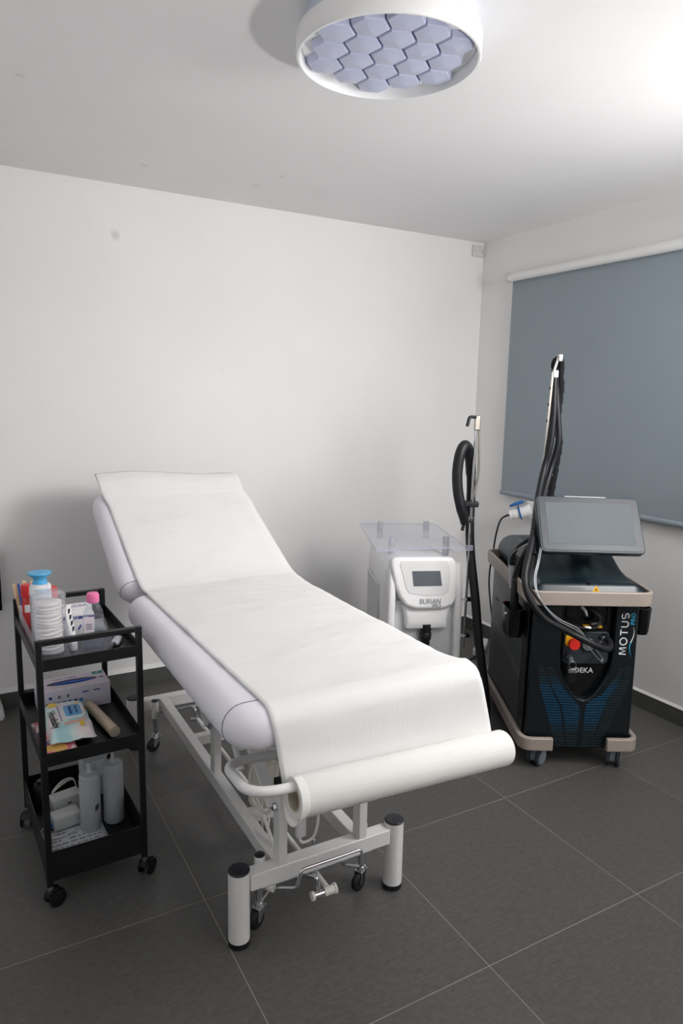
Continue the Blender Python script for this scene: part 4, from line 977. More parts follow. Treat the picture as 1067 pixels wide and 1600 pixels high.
# ventilation slats
cols = [[(0.45, -0.181, -0.156), (0.354, -0.167, -0.122), (0.29, -0.145, -0.085), (0.248, -0.132, -0.072), (0.194, -0.116, -0.065), (0.14, -0.097, -0.051), (0.098, -0.079, -0.045)],
        [(0.442, -0.143, -0.116), (0.406, -0.138, -0.101), (0.354, -0.114, -0.067), (0.302, -0.086, -0.018), (0.27, -0.068, 0.005), (0.228, -0.058, 0.006), (0.174, -0.049, 0.003), (0.098, -0.035, 0.0)],
        [(0.442, 0.159, 0.179), (0.41, 0.149, 0.167), (0.368, 0.118, 0.158), (0.336, 0.098, 0.136), (0.293, 0.033, 0.114), (0.25, 0.029, 0.102), (0.196, 0.028, 0.086), (0.142, 0.027, 0.075), (0.098, 0.026, 0.059)],
        [(0.448, 0.186, 0.206), (0.396, 0.173, 0.206), (0.336, 0.138, 0.191), (0.294, 0.119, 0.174), (0.252, 0.107, 0.158), (0.198, 0.097, 0.142), (0.144, 0.081, 0.119), (0.100, 0.064, 0.097)]]
rows = 31
for ci, tab in enumerate(cols):
    for k in range(rows):
        z_ = 0.449 - (0.449 - 0.100) * k / (rows - 1)
        if z_ > tab[0][0]: z_ = tab[0][0] if k == 0 else z_
        if z_ > tab[0][0] + 1e-6: continue
        for (za, a0_, a1_), (zb, b0_, b1_) in zip(tab, tab[1:]):
            if za >= z_ >= zb:
                f_ = (za - z_) / (za - zb); x0, x1 = a0_ + (b0_ - a0_) * f_, a1_ + (b1_ - a1_) * f_
                g_ = 1 - abs(z_ - 0.285) / 0.13
                m_ = 'slat_dark' if g_ < 0.05 else ('slat_blue' if (ci in (0, 1, 2) and g_ > 0.35) else 'slat_mid')
                if ci == 3: m_ = 'slat_dark'
                mb = MB(); tilt = (-0.004 if ci < 2 else 0.0035) * (1 if z_ > 0.25 else 0.3)
                mb.prism_y([(x0, z_ - 0.0026 - tilt / 2), (x1, z_ - 0.0026 + tilt / 2), (x1, z_ + 0.0022 + tilt / 2), (x0, z_ + 0.0022 - tilt / 2)], 0.0255, 0.030)
                mb.build('vent_slat', m_, lm, smooth=0); break
# upper tray rail, deck, neck
loop = rrect(-0.247, 0.247, -0.032, 0.755, 0.045, 7)
mb = MB(); band_mesh(mb, loop, 0.016, 0.728, 0.786, True); mb.build('tray_rail', 'taupe', lm, bevel=0.004, seg=2)
mb = MB(); mb.prism_z(rrect(-0.241, 0.241, -0.026, 0.749, 0.04, 6), 0.738, 0.746); mb.build('tray_floor', 'navy_satin', lm)
def sstep(a, b_, x):
    t_ = max(0, min(1, (x - a) / (b_ - a))); return t_ * t_ * (3 - 2 * t_)
def deck(u, v):
    x = -0.222 + 0.444 * u; y = -0.012 + 0.472 * v
    wide = 0.222 - 0.02 * sstep(0, 0.3, y); x = x / 0.222 * wide
    lip = sstep(-0.012, 0.020, y)
    z_ = 0.752 + 0.056 * lip + 0.068 * sstep(0.06, 0.34, y)
    z_ += 0.135 * sstep(0.05, 0.24, y) * math.exp(-((x - 0.015) / 0.062) ** 2)
    z_ += 0.03 * sstep(0.16, 0.32, y) * (1 - math.exp(-((x - 0.015) / 0.10) ** 4))
    e_ = sstep(0.78, 1.0, abs(2 * u - 1)); z_ -= (z_ - 0.75) * 0.42 * e_ ** 3
    return (x, y, z_)
mb = MB(); mb.grid(deck, 48, 44); mb.build('deck', 'navy_gloss', lm, smooth=80)
mb = MB(); slab(mb, -0.215, 0.215, 0.40, 0.745, 0.744, 0.875, 0.08, 0.07, 7, 7); mb.build('rear_dome', 'grey_dome', lm, smooth=60)
mb = MB(); mb.cyl((0.0, 0.020, 0.806), (0.0, 0.021, 0.8125), 0.0085, n=22); mb.build('key_port', 'black_gloss', lm)
mb = MB(); mb.ball((0.0, 0.0208, 0.812), 0.0055, 14, 8, 0.5); mb.build('port_lens', 'zinc', lm)
mb = MB(); mb.prism_y([(0.000, 0.784), (0.030, 0.784), (0.015, 0.810)], -0.0225, -0.0212); wt = mb.build('warning_triangle', 'warn_yellow', lm, bevel=0.0008)
mb = MB(); mb.ball((0.015, -0.0230, 0.792), 0.003, 10, 6); mb.build('warning_symbol', 'ink_black', wt)
# touchscreen
MS = TR((0.014, 0.100, 1.032)) @ RZ(2) @ RX(-32) @ RY(1.0)
def ybox(x0, x1, z0, z1, y0, y1, r): return MB().prism_y(rrect(x0, x1, z0, z1, r, 6), y0, y1)
mb = ybox(-0.216, 0.216, -0.124, 0.124, -0.006, 0.026, 0.022); mb.xf(MS); scr = mb.build('screen_housing', 'bezel_edge', lm, bevel=0.005, seg=3)
mb = ybox(-0.207, 0.207, -0.115, 0.115, -0.0085, -0.006, 0.017); mb.xf(MS); mb.build('screen_bezel', 'bezel', scr, bevel=0.001)
mb = MB().box(-0.180, 0.180, -0.0094, -0.0085, -0.088, 0.094); mb.xf(MS); mb.build('display', 'display_glass', scr, smooth=0)
mb = MB().box(-0.09, 0.085, 0.0, 0.016, 0.1235, 0.1275); mb.xf(MS); mb.build('status_light', 'white_plastic', scr, bevel=0.001)
mb = MB(); mb.tube([(0.015, 0.20, 0.86), (0.015, 0.155, 0.98), (0.014, 0.125, 1.025)], [0.055, 0.045, 0.04], 20); mb.build('screen_neck', 'bezel', lm, smooth=60)
# connector cavity and control panel in the recess
o_, i_ = rrect(-0.070, 0.108, 0.612, 0.722, 0.02, 5), rrect(-0.062, 0.100, 0.620, 0.716, 0.014, 5)
mb = MB(); mb.loft([[(x, 0.062, z_) for x, z_ in o_], [(x, 0.052, z_) for x, z_ in o_], [(x, 0.052, z_) for x, z_ in i_], [(x, 0.061, z_) for x, z_ in i_]], False, True); mb.build('cavity_frame', 'black_gloss', lm, smooth=40)
mb = MB(); mb.tube(spline([(0.01, 0.058, 0.70), (0.03, 0.03, 0.69), (0.055, 0.02, 0.665), (0.05, 0.025, 0.64), (0.02, 0.02, 0.632)]), 0.010, 12); mb.build('fibre_cable', 'hose_black', lm)
mb = MB(); mb.tube([(-0.01, 0.05, 0.70), (0.002, 0.038, 0.685), (0.008, 0.034, 0.665)], [0.010, 0.008, 0.005], 10); mb.build('silver_coupling', 'cable_silver', lm)
mb = MB(); mb.box(0.0, 0.075, 0.035, 0.06, 0.615, 0.622); mb.prism_y([(0.03, 0.622), (0.05, 0.622), (0.043, 0.632)], 0.05, 0.056); mb.build('yellow_label', 'warn_yellow', lm)
mb = ybox(-0.075, 0.118, 0.452, 0.592, 0.052, 0.062, 0.02); pan = mb.build('control_panel', 'panel_grey', lm, bevel=0.003)
def fcyl(x, z_, y0, y1, r, m_, name, n=24, r1=None, par=None): return MB().tube([(x, y0, z_), (x, y1, z_)], [r, r if r1 is None else r1], n).build(name, m_, par or pan, bevel=0.0008)
mb = MB(); mb.prism_y(rrect(-0.068, -0.020, 0.530, 0.580, 0.012, 4), 0.046, 0.052); mb.build('stop_plate', 'warn_yellow', pan)
fcyl(-0.040, 0.548, 0.034, 0.046, 0.014, 'stop_red', 'stop_stem'); fcyl(-0.040, 0.548, 0.012, 0.034, 0.022, 'stop_red', 'emergency_stop_button', 28)
fcyl(0.028, 0.540, 0.040, 0.052, 0.026, 'zinc', 'key_switch_ring', 28); fcyl(0.028, 0.540, 0.034, 0.040, 0.014, 'chrome', 'key_switch')
for (x, z_) in ((0.082, 0.572), (0.074, 0.552)):
    fcyl(x, z_, 0.026, 0.052, 0.009, 'zinc', 'connector'); fcyl(x + 0.003, z_ - 0.003, 0.006, 0.026, 0.0065, 'black_gloss', 'connector_boot')
fcyl(-0.052, 0.486, 0.028, 0.052, 0.0145, 'panel_grey', 'key_lock'); fcyl(-0.050, 0.484, 0.012, 0.028, 0.010, 'zinc', 'lock_barrel')
fcyl(0.088, 0.470, 0.040, 0.052, 0.007, 'zinc', 'connector')
kr = [(-0.044 + 0.014 * math.cos(2 * PI * k / 24), 0.010, 0.462 + 0.016 * math.sin(2 * PI * k / 24)) for k in range(25)]
MB().tube(kr, 0.0011, 8).build('key_ring', 'chrome', lm)
MB().box(-0.060, -0.026, 0.006, 0.014, 0.430, 0.444).build('key_tag_clasp', 'zinc', lm, bevel=0.001)
MB().ball((-0.043, 0.010, 0.447), 0.0045).build('key_tag_swivel', 'chrome', lm)
mb = MB(); mb.grid(lambda a, b_: (-0.0575 + 0.029 * a, 0.010 + 0.008 * b_, 0.430 - 0.055 * b_ + 0.006 * a * b_), 4, 6); mb.build('key_tag_strap', 'fabric_black', lm, solid=0.002)
# lettering
text('DEKA', 0.031, 'ink_white', lm, TR((0.022, 0.0612, 0.420)) @ RX(90), bold=0.0004)
def stroke_letters(letters, m_, parent, M_, wid, h_, name='letter'):
    """each letter drawn as constant-width strokes; letters = [(x offset, [polylines])], unit height"""
    for x0, polys in letters:
        mb = MB()
        for pl_ in polys:
            o__, i__ = band([(x0 + px_ * h_, py_ * h_) for px_, py_ in pl_], wid)
            nn_ = len(pl_); mb.add([(x, y, 0) for x, y in o__] + [(x, y, 0) for x, y in i__], [(k_, k_ + 1, nn_ + k_ + 1, nn_ + k_) for k_ in range(nn_ - 1)])
        mb.xf(M_); mb.build(name, m_, parent, smooth=0)
def arc(cx, cy, rx, ry, a, b_, k=14): return [(cx + rx * math.cos(R(a + (b_ - a) * i / k)), cy + ry * math.sin(R(a + (b_ - a) * i / k))) for i in range(k + 1)]
LM = [[(0, 0), (0.06, 1.0), (0.14, 1.0), (0.5, 0.12), (0.86, 1.0), (0.94, 1.0), (1.0, 0)]]
LO = [arc(0.52, 0.5, 0.52, 0.5, 0, 360, 32)]
LT_ = [[(0, 1.0), (0.86, 1.0)], [(0.43, 1.0), (0.43, 0)]]
LU = [[(0, 1.0), (0, 0.36)] + arc(0.40, 0.36, 0.40, 0.36, 180, 360, 14) + [(0.80, 1.0)]]
LS = [arc(0.42, 0.74, 0.36, 0.26, 40, 270, 14)[:-1] + arc(0.42, 0.26, 0.38, 0.24, 90, -140, 14)]
h_ = 0.0285
xo = [0.0, 1.42 * h_, 2.86 * h_, 4.12 * h_, 5.32 * h_]
stroke_letters(list(zip(xo, (LM, LO, LT_, LU, LS))), 'ink_white', lm, TR((0.1785, 0.0272, 0.506)) @ RX(90) @ RZ(90), 0.0048, h_)
text('PRO', 0.025, 'ink_cyan', lm, TR((0.1975, 0.0272, 0.658)) @ RX(90) @ RZ(90), space=1.1, bold=0.0003)
for (z0, z1, m_) in ((0.555, 0.622, 'ink_white'), (0.497, 0.556, 'ink_cyan')):
    mb = MB(); L_, Rr = [], []
    for i in range(17):
        f_ = i / 16; z_ = z0 + (z1 - z0) * f_; g_ = (z_ - 0.497) / 0.125
        x = 0.2005 - 0.007 * math.sin(2 * PI * (g_ - 0.06)) * (1.0) - 0.002; w_ = 0.0022 * (1 - abs(2 * g_ - 1)) + 0.0004
        L_.append((x - w_, z_)); Rr.append((x + w_, z_))
    vs = [(x, 0.0272, z_) for x, z_ in L_] + [(x, 0.0272, z_) for x, z_ in Rr]
    mb.add(vs, [(i, i + 1, 18 + i, 17 + i) for i in range(16)]); mb.build('swoosh', m_, lm, smooth=0)
text('MOTUS', 0.022, 'ink_grey', lm, TR((-0.2226, 0.60, 0.565)) @ RZ(-90) @ RX(90))
# base bumpers and castors
half = fillet([(-0.108, -0.004, 0), (-0.236, -0.004, 0), (-0.236, 0.76, 0), (0, 0.76, 0)], 0.05, 7)
mb = MB(); band_mesh(mb, [(p_[0], p_[1]) for p_ in half], 0.022, 0.094, 0.150); mb.build('base_bumper', 'taupe', lm, bevel=0.005)
mb = MB(); band_mesh(mb, [(-p_[0] + 0.008, p_[1]) for p_ in half][:-1] + [(0.001, 0.76)], 0.022, 0.094, 0.150); mb.build('base_bumper', 'taupe', lm, bevel=0.005)
mb = MB(); mb.box(-0.222, 0.222, 0.03, 0.75, 0.09, 0.103); mb.build('base_plate', 'black_gloss', lm)
for (x, y, sw) in ((-0.165, 0.045, 42), (0.170, 0.045, 62), (-0.175, 0.68, 55), (0.175, 0.68, 40)):
    mb = MB(); mb.cyl((x, y, 0.075), (x, y, 0.09), 0.018, n=18); cst = mb.build('castor_swivel', 'tyre_grey', lm)
    mb = MB(); mb.loft([[(0.03 * math.cos(R(a)), yy_, 0.03 * math.sin(R(a))) for a in range(-30, 211, 20)] for yy_ in (-0.011, 0.011)]); mb.box(-0.02, 0.016, -0.012, 0.012, 0.0, 0.040)
    mb.xf(TR((x, y, 0.040)) @ RZ(sw) @ TR((0.016, 0, 0))); mb.build('castor_housing', 'wheel_grey', cst, bevel=0.001)
    for s_ in (-1, 1):
        MW = TR((x, y, 0.0395)) @ RZ(sw) @ TR((0.016, 0.021 * s_, 0)) @ RX(90)
        mb = MB(); mb.lathe([(0, -0.009), (0.030, -0.009), (0.037, -0.007), (0.039, -0.003), (0.039, 0.003), (0.037, 0.007), (0.030, 0.009), (0, 0.009)], 30); mb.xf(MW); wh = mb.build('castor_tyre', 'tyre_grey', cst)
        mb = MB(); mb.lathe([(0, -0.0105), (0.027, -0.0098), (0.030, -0.0088), (0.030, 0.0088), (0.027, 0.0098), (0, 0.0105)], 30); mb.xf(MW); mb.build('wheel_disc', 'wheel_grey', wh)
# handpiece holsters
def holster(x0, x1, y0, y1, z0, z1):
    o1 = rrect(x0, x1, y0, y1, 0.028, 5); cx_, cy_ = (x0 + x1) / 2, (y0 + y1) / 2
    def sc(k_): return [(cx_ + (x - cx_) * k_, cy_ + (y - cy_) * k_) for x, y in o1]
    mb = MB(); mb.loft([[(x, y, z_) for x, y in q_] for z_, q_ in ((z0, sc(0.80)), (z0 + 0.02, sc(0.9)), (z1, o1), (z1, sc(0.86)), (z0 + 0.03, sc(0.72)))])
    return mb.build('holster', 'black_gloss', lm, smooth=50)
holster(-0.300, -0.226, 0.085, 0.225, 0.545, 0.668)
holster(0.228, 0.296, 0.06, 0.17, 0.575, 0.690)
MB().ball((-0.300, 0.13, 0.640), 0.008, 12, 6).build('holster_stud', 'chrome', lm)
# handpiece parked in the left holster, with its strain relief
mb = MB(); mb.tube([(-0.262, 0.150, 0.60), (-0.262, 0.152, 0.70), (-0.262, 0.160, 0.74), (-0.262, 0.166, 0.79)], [0.017, 0.018, 0.015, 0.011], 18); hp_ = mb.build('handpiece', 'hose_black', lm, smooth=60)
mb = MB(); mb.tube([(-0.268, 0.195, 0.735), (-0.268, 0.200, 0.80), (-0.268, 0.202, 0.832)], [0.008, 0.0105, 0.0115], 16); mb.build('silver_barrel', 'cable_silver', lm, smooth=50)
for k in range(7):
    MB().cyl((-0.266, 0.2025 - 0.001 * k, 0.836 + 0.0085 * k), (-0.266, 0.2015 - 0.001 * k, 0.8415 + 0.0085 * k), 0.0125 - 0.0006 * k, n=16).build('strain_relief_ring', 'hose_black', lm)
MB().box(-0.286, -0.279, 0.222, 0.236, 0.655, 0.668).build('red_clip', 'stop_red', lm, bevel=0.002)
MB().tube(spline([(-0.262, 0.196, 0.89), (-0.250, 0.175, 0.925), (-0.235, 0.13, 0.955), (-0.215, 0.11, 0.985), (-0.19, 0.16, 1.05)]), 0.0075, 10).build('handpiece_lead', 'hose_black', lm)
MB().tube(spline([(-0.262, 0.166, 0.79), (-0.255, 0.14, 0.85), (-0.245, 0.11, 0.90), (-0.225, 0.10, 0.95), (-0.20, 0.13, 1.03)]), 0.0115, 12).build('handpiece_lead', 'hose_black', lm)
MB().tube(spline([(-0.275, 0.205, 0.80), (-0.280, 0.215, 0.86), (-0.27, 0.16, 0.905), (-0.25, 0.12, 0.935), (-0.232, 0.08, 0.955)]), 0.0018, 6).build('thin_wire', 'cable_silver', lm)
# main cable bundle: from the support arm, round the tray corner and into the recess
cA = [(-0.094, 0.350, 1.635), (-0.092, 0.345, 1.56), (-0.092, 0.335, 1.46), (-0.100, 0.33, 1.33), (-0.119, 0.33, 1.24), (-0.162, 0.25, 1.114), (-0.208, 0.12, 0.999), (-0.252, 0.02, 0.912), (-0.280, -0.045, 0.838), (-0.262, -0.070, 0.763), (-0.198, -0.070, 0.685), (-0.095, -0.070, 0.63), (-0.007, -0.08, 0.588), (0.052, -0.06, 0.560), (0.085, -0.03, 0.556), (0.098, 0.01, 0.566), (0.09, 0.05, 0.575)]
MB().tube(spline(cA), 0.0135, 14).build('main_hose', 'hose_black', lm, smooth=60)
cB = [(-0.088, 0.365, 1.645), (-0.076, 0.365, 1.56), (-0.066, 0.355, 1.46), (-0.058, 0.35, 1.357), (-0.084, 0.35, 1.23), (-0.131, 0.28, 1.111), (-0.176, 0.16, 1.0), (-0.222, 0.05, 0.912), (-0.256, -0.03, 0.838), (-0.250, -0.062, 0.79), (-0.17, -0.066, 0.70), (-0.08, -0.05, 0.652), (0.0, -0.02, 0.630), (0.04, 0.0, 0.632), (0.06, 0.02, 0.65)]
MB().tube(spline(cB[:8]), 0.0135, 14).build('second_hose', 'hose_black', lm, smooth=60)
MB().tube(spline(cB[6:]), 0.0048, 10).build('sensor_cable', 'hose_black', lm)
MB().tube([(-0.022, -0.026, 0.635), (0.006, -0.016, 0.631)], 0.0062, 12).build('cable_marker', 'ink_white', lm)
for k, (dx, dz) in enumerate(((0.018, 0.004), (0.024, -0.004))):
    MB().tube(spline([(-0.195 + dx, 0.10, 1.0), (-0.236 + dx, 0.0, 0.91), (-0.262 + dx, -0.05, 0.838), (-0.248 + dx, -0.083, 0.77 + dz), (-0.16, -0.088, 0.695 + dz), (-0.06, -0.085, 0.64 + dz), (-0.01 + 0.02 * k, -0.03, 0.57), (0.05 + 0.02 * k, -0.01, 0.50), (0.088, 0.036, 0.472)]), 0.0016, 8).build('thin_wire', 'cable_silver', lm)
# support arm: bent flat steel strips with clips, black corrugated sleeve behind
def strip(pts, w_, d_, name, m_):
    mb = MB(); P_ = [Vector(p_) for p_ in pts]; rings = []
    for i, p_ in enumerate(P_):
        rings.append([tuple(p_ + Vector((sx_ * w_ / 2, sy_ * d_ / 2, 0))) for sx_, sy_ in ((-1, -1), (1, -1), (1, 1), (-1, 1))])
    mb.loft(rings); return mb.build(name, m_, lm, bevel=0.001)
strip(spline([(-0.103, 0.345, 1.655), (-0.108, 0.345, 1.495), (-0.112, 0.345, 1.36), (-0.114, 0.345, 1.29), (-0.122, 0.345, 1.235), (-0.112, 0.345, 1.16), (-0.118, 0.34, 1.08), (-0.12, 0.33, 0.86)]), 0.012, 0.012, 'support_arm', 'steel')
strip([(-0.098, 0.352, 1.66), (-0.080, 0.356, 1.722)], 0.010, 0.010, 'arm_tip', 'motor_grey')
MB().box(-0.104, -0.082, 0.335, 0.36, 1.632, 1.662).build('arm_clip', 'white_plastic', lm, bevel=0.003)
MB().box(-0.082, -0.066, 0.342, 0.366, 1.702, 1.730).build('arm_clip', 'white_plastic', lm, bevel=0.003)
for k in range(3):
    MB().box(-0.1175 + 0.002 * k, -0.112 + 0.002 * k, 0.340, 0.350, 1.44 + 0.07 * k, 1.452 + 0.07 * k).build('arm_screw', 'hole_dark', lm)
rnd = random.Random(2); fh = spline([(-0.086, 0.375, 1.66), (-0.088, 0.38, 1.695), (-0.070, 0.385, 1.712), (-0.056, 0.39, 1.69), (-0.056, 0.395, 1.64), (-0.048, 0.40, 1.60), (-0.052, 0.40, 1.50), (-0.052, 0.40, 1.42), (-0.038, 0.40, 1.35), (-0.046, 0.40, 1.24), (-0.056, 0.40, 1.15), (-0.066, 0.40, 1.02), (-0.06, 0.40, 0.88)], 7)
MB().tube(fh, [0.013 + 0.0045 * abs(math.sin(i * 1.15)) * rnd.uniform(0.3, 1) for i in range(len(fh))], 12).build('corrugated_sleeve', 'fabric_black', lm, smooth=60)
MB().tube([(-0.125, 0.325, 1.215), (-0.124, 0.325, 1.222)], 0.0155, 14).build('hose_collar', 'grey_rubber', lm)
MB().tube([(-0.089, 0.347, 1.208), (-0.088, 0.347, 1.215)], 0.0155, 14).build('hose_collar', 'grey_rubber', lm)

# ================================================================== COLD AIR MACHINE
mat('burian_white', (240, 240, 240), 0.36, spec=0.5)
mat('burian_grey', (205, 207, 210), 0.42)
mat('burian_panel', (222, 222, 221), 0.4)
mat('burian_lcd', (94, 99, 107), 0.22)
ca_ = thing('cold_air_machine', 'white cold air machine with small screen and clear acrylic shelf behind the couch', 'cooling machine', (-1.172, -1.095, 0), -22)
mb = MB()
rings = []
for (y, sx_, zt) in ((0.045, 1.0, 0.80), (0.12, 1.0, 0.808), (0.35, 0.97, 0.81), (0.60, 0.88, 0.80), (0.655, 0.84, 0.77)):
    pl = [(-0.172 * sx_ + 0.012, 0.05), (0.192 * sx_, 0.05), (0.192 * sx_, zt - 0.13), (0.180 * sx_, zt - 0.05), (0.150 * sx_, zt - 0.012), (0.10 * sx_, zt), (-0.09 * sx_, zt), (-0.14 * sx_, zt - 0.012), (-0.160 * sx_ , zt - 0.05), (-0.165 * sx_, zt - 0.13)]
    rings.append([(x, y, z_) for x, z_ in pl])
mb.loft(rings); mb.build('body_shell', 'burian_white', ca_, bevel=0.02, seg=3, smooth=50)
# two front pillars and the grey recess between them
for (x0, x1, m_) in ((-0.158, -0.122, 'burian_white'), (0.156, 0.194, 'burian_white')):
    mb = MB(); rings = []
    for z_, dx in ((0.05, 0.0), (0.45, 0.0), (0.60, -0.002), (0.70, -0.004), (0.765, -0.006), (0.79, -0.01)):
        s_ = -1 if x0 < 0 else 1
        rings.append([(x + s_ * dx, y, z_) for x, y in rrect(x0, x1, 0.002 + (0.02 if z_ > 0.75 else 0), 0.075, 0.014, 4)])
    mb.loft(rings); mb.build('front_pillar', m_, ca_, smooth=50)
MB().box(-0.125, 0.16, 0.03, 0.046, 0.05, 0.62).build('front_recess', 'burian_grey', ca_, bevel=0.004)
# side grille inset
mb = MB(); mb.loft([[(x, 0.18 + 0.3 * f_ if k in (0, 3) else 0.18 + 0.3 * f_, z_) for k, (x, z_) in enumerate(((-0.1605 + 0.0 * f_, 0.25), (-0.1715 + 0.0 * f_, 0.25), (-0.1715 + 0.0 * f_, 0.66), (-0.1605 + 0.0 * f_, 0.66)))] for f_ in (0, 1)]); mb.build('side_panel', 'burian_grey', ca_, bevel=0.006)
# screen bezel, leaning back a little
MBZ = TR((0, -0.022, 0.60)) @ RX(-9) @ TR((0, 0, -0.60))
out = [(-0.135, 0.828), (0.143, 0.828), (0.158, 0.80), (0.160, 0.70), (0.158, 0.645), (0.140, 0.606), (0.10, 0.592), (-0.03, 0.592), (-0.075, 0.606), (-0.105, 0.645), (-0.128, 0.70), (-0.148, 0.80)]
mb = MB(); mb.prism_y(out, 0.0, 0.075); mb.xf(MBZ); mb.build('screen_bezel', 'burian_white', ca_, bevel=0.016, seg=4, smooth=50)
ins = [(-0.098, 0.812), (0.108, 0.812), (0.124, 0.795), (0.128, 0.73), (0.120, 0.672), (0.10, 0.658), (0.02, 0.653), (-0.06, 0.664), (-0.078, 0.69), (-0.090, 0.74), (-0.106, 0.795)]
mb = MB(); mb.prism_y(ins, -0.0022, 0.004); mb.xf(MBZ); mb.build('screen_panel', 'burian_panel', ca_, bevel=0.0015)
mb = MB(); mb.prism_y([(-0.043, 0.698), (0.088, 0.698), (0.080, 0.766), (-0.050, 0.766)], -0.0036, 0.0); mb.xf(MBZ); mb.build('display', 'burian_lcd', ca_, smooth=0)
text('BURIAN', 0.034, 'ink_grey', ca_, MBZ @ TR((0.034, -0.0008, 0.627)) @ RX(90) @ Matrix.Diagonal((0.82, 1, 1, 1)), ext=0.0008)
text('PRO', 0.021, 'ink_grey', ca_, MBZ @ TR((0.064, -0.0008, 0.6075)) @ RX(90), ext=0.0008)
mb = MB(); rings = []
for z_, hw_, y0 in ((0.600, 0.115, 0.012), (0.57, 0.105, 0.0), (0.53, 0.098, -0.004), (0.50, 0.098, -0.006), (0.494, 0.094, 0.0)):
    rings.append([(x + 0.026, y, z_) for x, y in rrect(-hw_, hw_, y0, 0.05, 0.02, 4)])
mb.loft(rings); mb.build('hose_outlet', 'burian_white', ca_, smooth=50)
mb = MB(); mb.lathe([(0, 0.06), (0.026, 0.06), (0.026, 0.03), (0.023, 0.02), (0.027, 0.015), (0.027, -0.01), (0.021, -0.02), (0.021, -0.06), (0, -0.06)], 22, (0.026, 0.012, 0.455)); mb.build('hose_coupling', 'rubber_black', ca_)
# acrylic shelf on four stand-offs
pl = [(-0.216, 0.0), (-0.105, 0.0), (-0.088, 0.045), (0.118, 0.045), (0.135, 0.0), (0.216, 0.0), (0.222, 0.66), (-0.190, 0.68)]
mb = MB(); mb.loft([[(x, y, z_) for x, y in pl] for z_ in (0.8565, 0.8625)], True, True)
mb.m = [1] * len(mb.m); mb.m[-1] = 0; mb.m[-2] = 0
mb.build('acrylic_shelf', ['acrylic', 'acrylic_edge'], ca_, smooth=0)
for (x, y) in ((-0.109, 0.185), (0.153, 0.185), (-0.09, 0.60), (0.160, 0.60)):
    MB().cyl((x, y, 0.795), (x, y, 0.885), 0.0155, n=20).build('shelf_standoff', 'acrylic_frost', ca_)
# hose stand: lower rod, clamp, twin upper rods, levers
MB().cyl((0.2205, 0.05, 0.38), (0.2265, 0.05, 0.98), 0.0055, n=14).build('stand_rod', 'chrome', ca_)
for z_ in (0.44, 0.615):
    MB().box(0.188, 0.226, 0.044, 0.056, z_ - 0.005, z_ + 0.005).build('rod_bracket', 'white_plastic', ca_, bevel=0.001)
    MB().cyl((0.226, 0.05, z_), (0.246, 0.05, z_), 0.011, n=12).build('bracket_knob', 'rubber_black', ca_)
MB().box(0.214, 0.240, 0.036, 0.062, 0.848, 0.872).build('shelf_clip', 'acrylic_edge', ca_, bevel=0.002)
MB().tube([(0.2268, 0.05, 0.895), (0.2269, 0.05, 0.97), (0.2270, 0.05, 0.975), (0.2275, 0.05, 1.005)], [0.008, 0.008, 0.0115, 0.0115], 16).build('rod_joint', 'chrome', ca_)
MB().cyl((0.2275, 0.05, 1.0), (0.2275, 0.05, 1.40), 0.0065, n=14).build('upper_rod', 'chrome', ca_)
MB().box(0.219, 0.246, 0.042, 0.058, 1.395, 1.462).build('rod_head', 'steel', ca_, bevel=0.004)
MB().tube(spline([(0.240, 0.05, 1.44), (0.2445, 0.05, 1.36), (0.2505, 0.05, 1.235), (0.248, 0.05, 1.19), (0.238, 0.05, 1.12), (0.232, 0.05, 1.085)]), 0.0048, 12).build('return_rod', 'steel', ca_)
for (z0, s_) in ((1.454, 1), (0.984, 1)):
    MB().tube(fillet([(0.222, 0.042, z0), (0.190, 0.030, z0 + 0.002), (0.180, 0.026, z0 - 0.040)], 0.012, 5), [0.007] * 3 + [0.0075] * 5, 12).build('clamp_lever', 'rubber_black', ca_)
MB().box(0.176, 0.250, 0.015, 0.064, 1.052, 1.078).build('hose_strap', 'rubber_black', ca_, bevel=0.006)
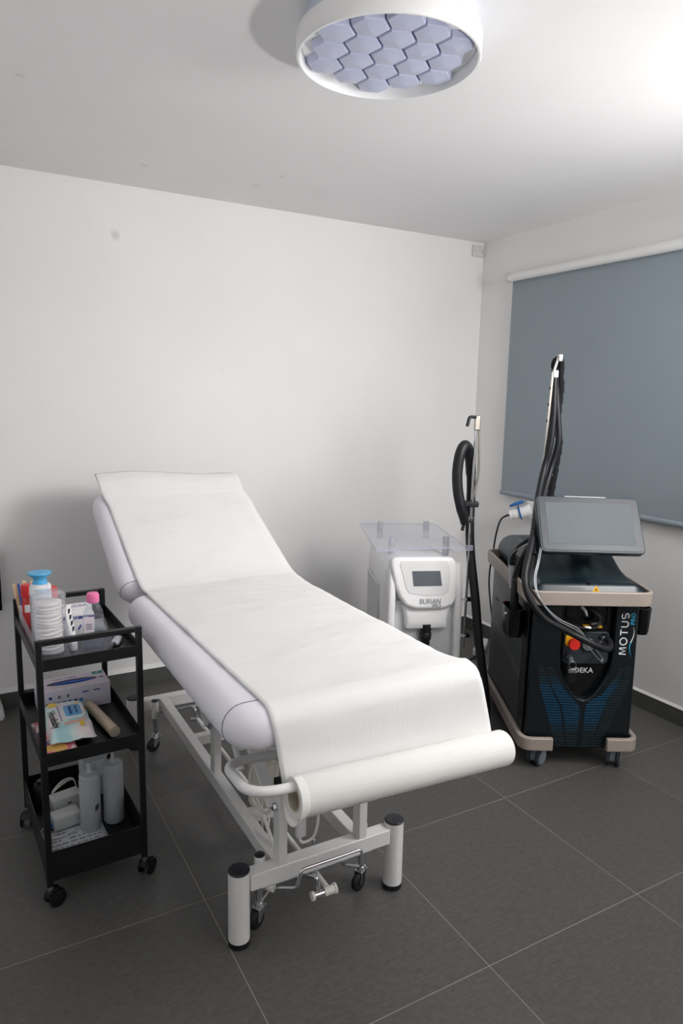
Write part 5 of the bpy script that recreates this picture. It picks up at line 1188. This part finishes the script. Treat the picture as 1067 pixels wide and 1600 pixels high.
hz = spline([(0.026, 0.012, 0.40), (0.03, -0.01, 0.28), (0.07, -0.06, 0.14), (0.16, -0.09, 0.05), (0.25, -0.10, 0.032), (0.295, -0.09, 0.07), (0.306, -0.065, 0.146), (0.288, -0.06, 0.271), (0.262, -0.04, 0.452), (0.250, 0.0, 0.63), (0.240, 0.06, 0.804), (0.236, 0.085, 0.917), (0.234, 0.09, 1.03), (0.232, 0.09, 1.14), (0.222, 0.085, 1.24), (0.203, 0.065, 1.308), (0.176, 0.04, 1.328), (0.153, 0.025, 1.29), (0.1435, 0.022, 1.21), (0.150, 0.022, 1.13), (0.166, 0.022, 1.06), (0.182, 0.028, 1.01), (0.190, 0.030, 0.975)], 7)
nh = len(hz)
MB().tube(hz, [(0.0205 if i < nh - 60 else 0.0235) if i < nh - 12 else 0.0235 - 0.0007 * (i - nh + 12) for i in range(nh)], 16).build('cold_air_hose', 'hose_black', ca_, smooth=60)

# ================================================================== ITEM AT THE LEFT EDGE
st = thing('monitor_stand', 'dark panel on a white flared base against the wall at the left edge', 'stand', (-3.10, -0.078, 0))
mb = MB(); rings = []
for z_, e_ in ((0.0, 0.006), (0.012, 0.0), (0.03, 0.002), (0.07, 0.013), (0.11, 0.022), (0.118, 0.032)):
    rings.append([(x, y, z_) for x, y in rrect(-0.252 + e_, 0.252 - e_, -0.055, 0.055, 0.012, 4)])
mb.loft(rings); mb.build('base', 'white_plastic', st, smooth=50)
MB().cyl((0, 0, 0.118), (0, 0, 0.62), 0.025, n=20).build('column', 'steel', st)
MB().box(-0.27, 0.2705, 0.0, 0.03, 0.515, 0.80).build('panel', 'black_gloss', st, bevel=0.004)

# ---- power strip on the floor in the corner behind the machines
t = thing('power_strip', 'white power strip lying on the floor in the corner behind the machines', 'power strip', (-0.20, -0.40, 0), 40)
mb = MB(); slab(mb, -0.12, 0.12, -0.028, 0.028, 0, 0.040, 0.008, 0.006, 3, 4); mb.build('strip_body', 'white_plastic', t)
for k in range(4):
    MB().cyl((-0.08 + 0.05 * k, 0, 0.0395), (-0.08 + 0.05 * k, 0, 0.0408), 0.019, n=20).build('outlet', 'plate_plastic', t)
MB().tube(spline([(-0.12, 0, 0.018), (-0.17, 0.01, 0.008), (-0.26, 0.06, 0.006), (-0.36, 0.05, 0.006), (-0.46, 0.12, 0.006)]), 0.0045, 8).build('strip_cable', 'rubber_black', t)
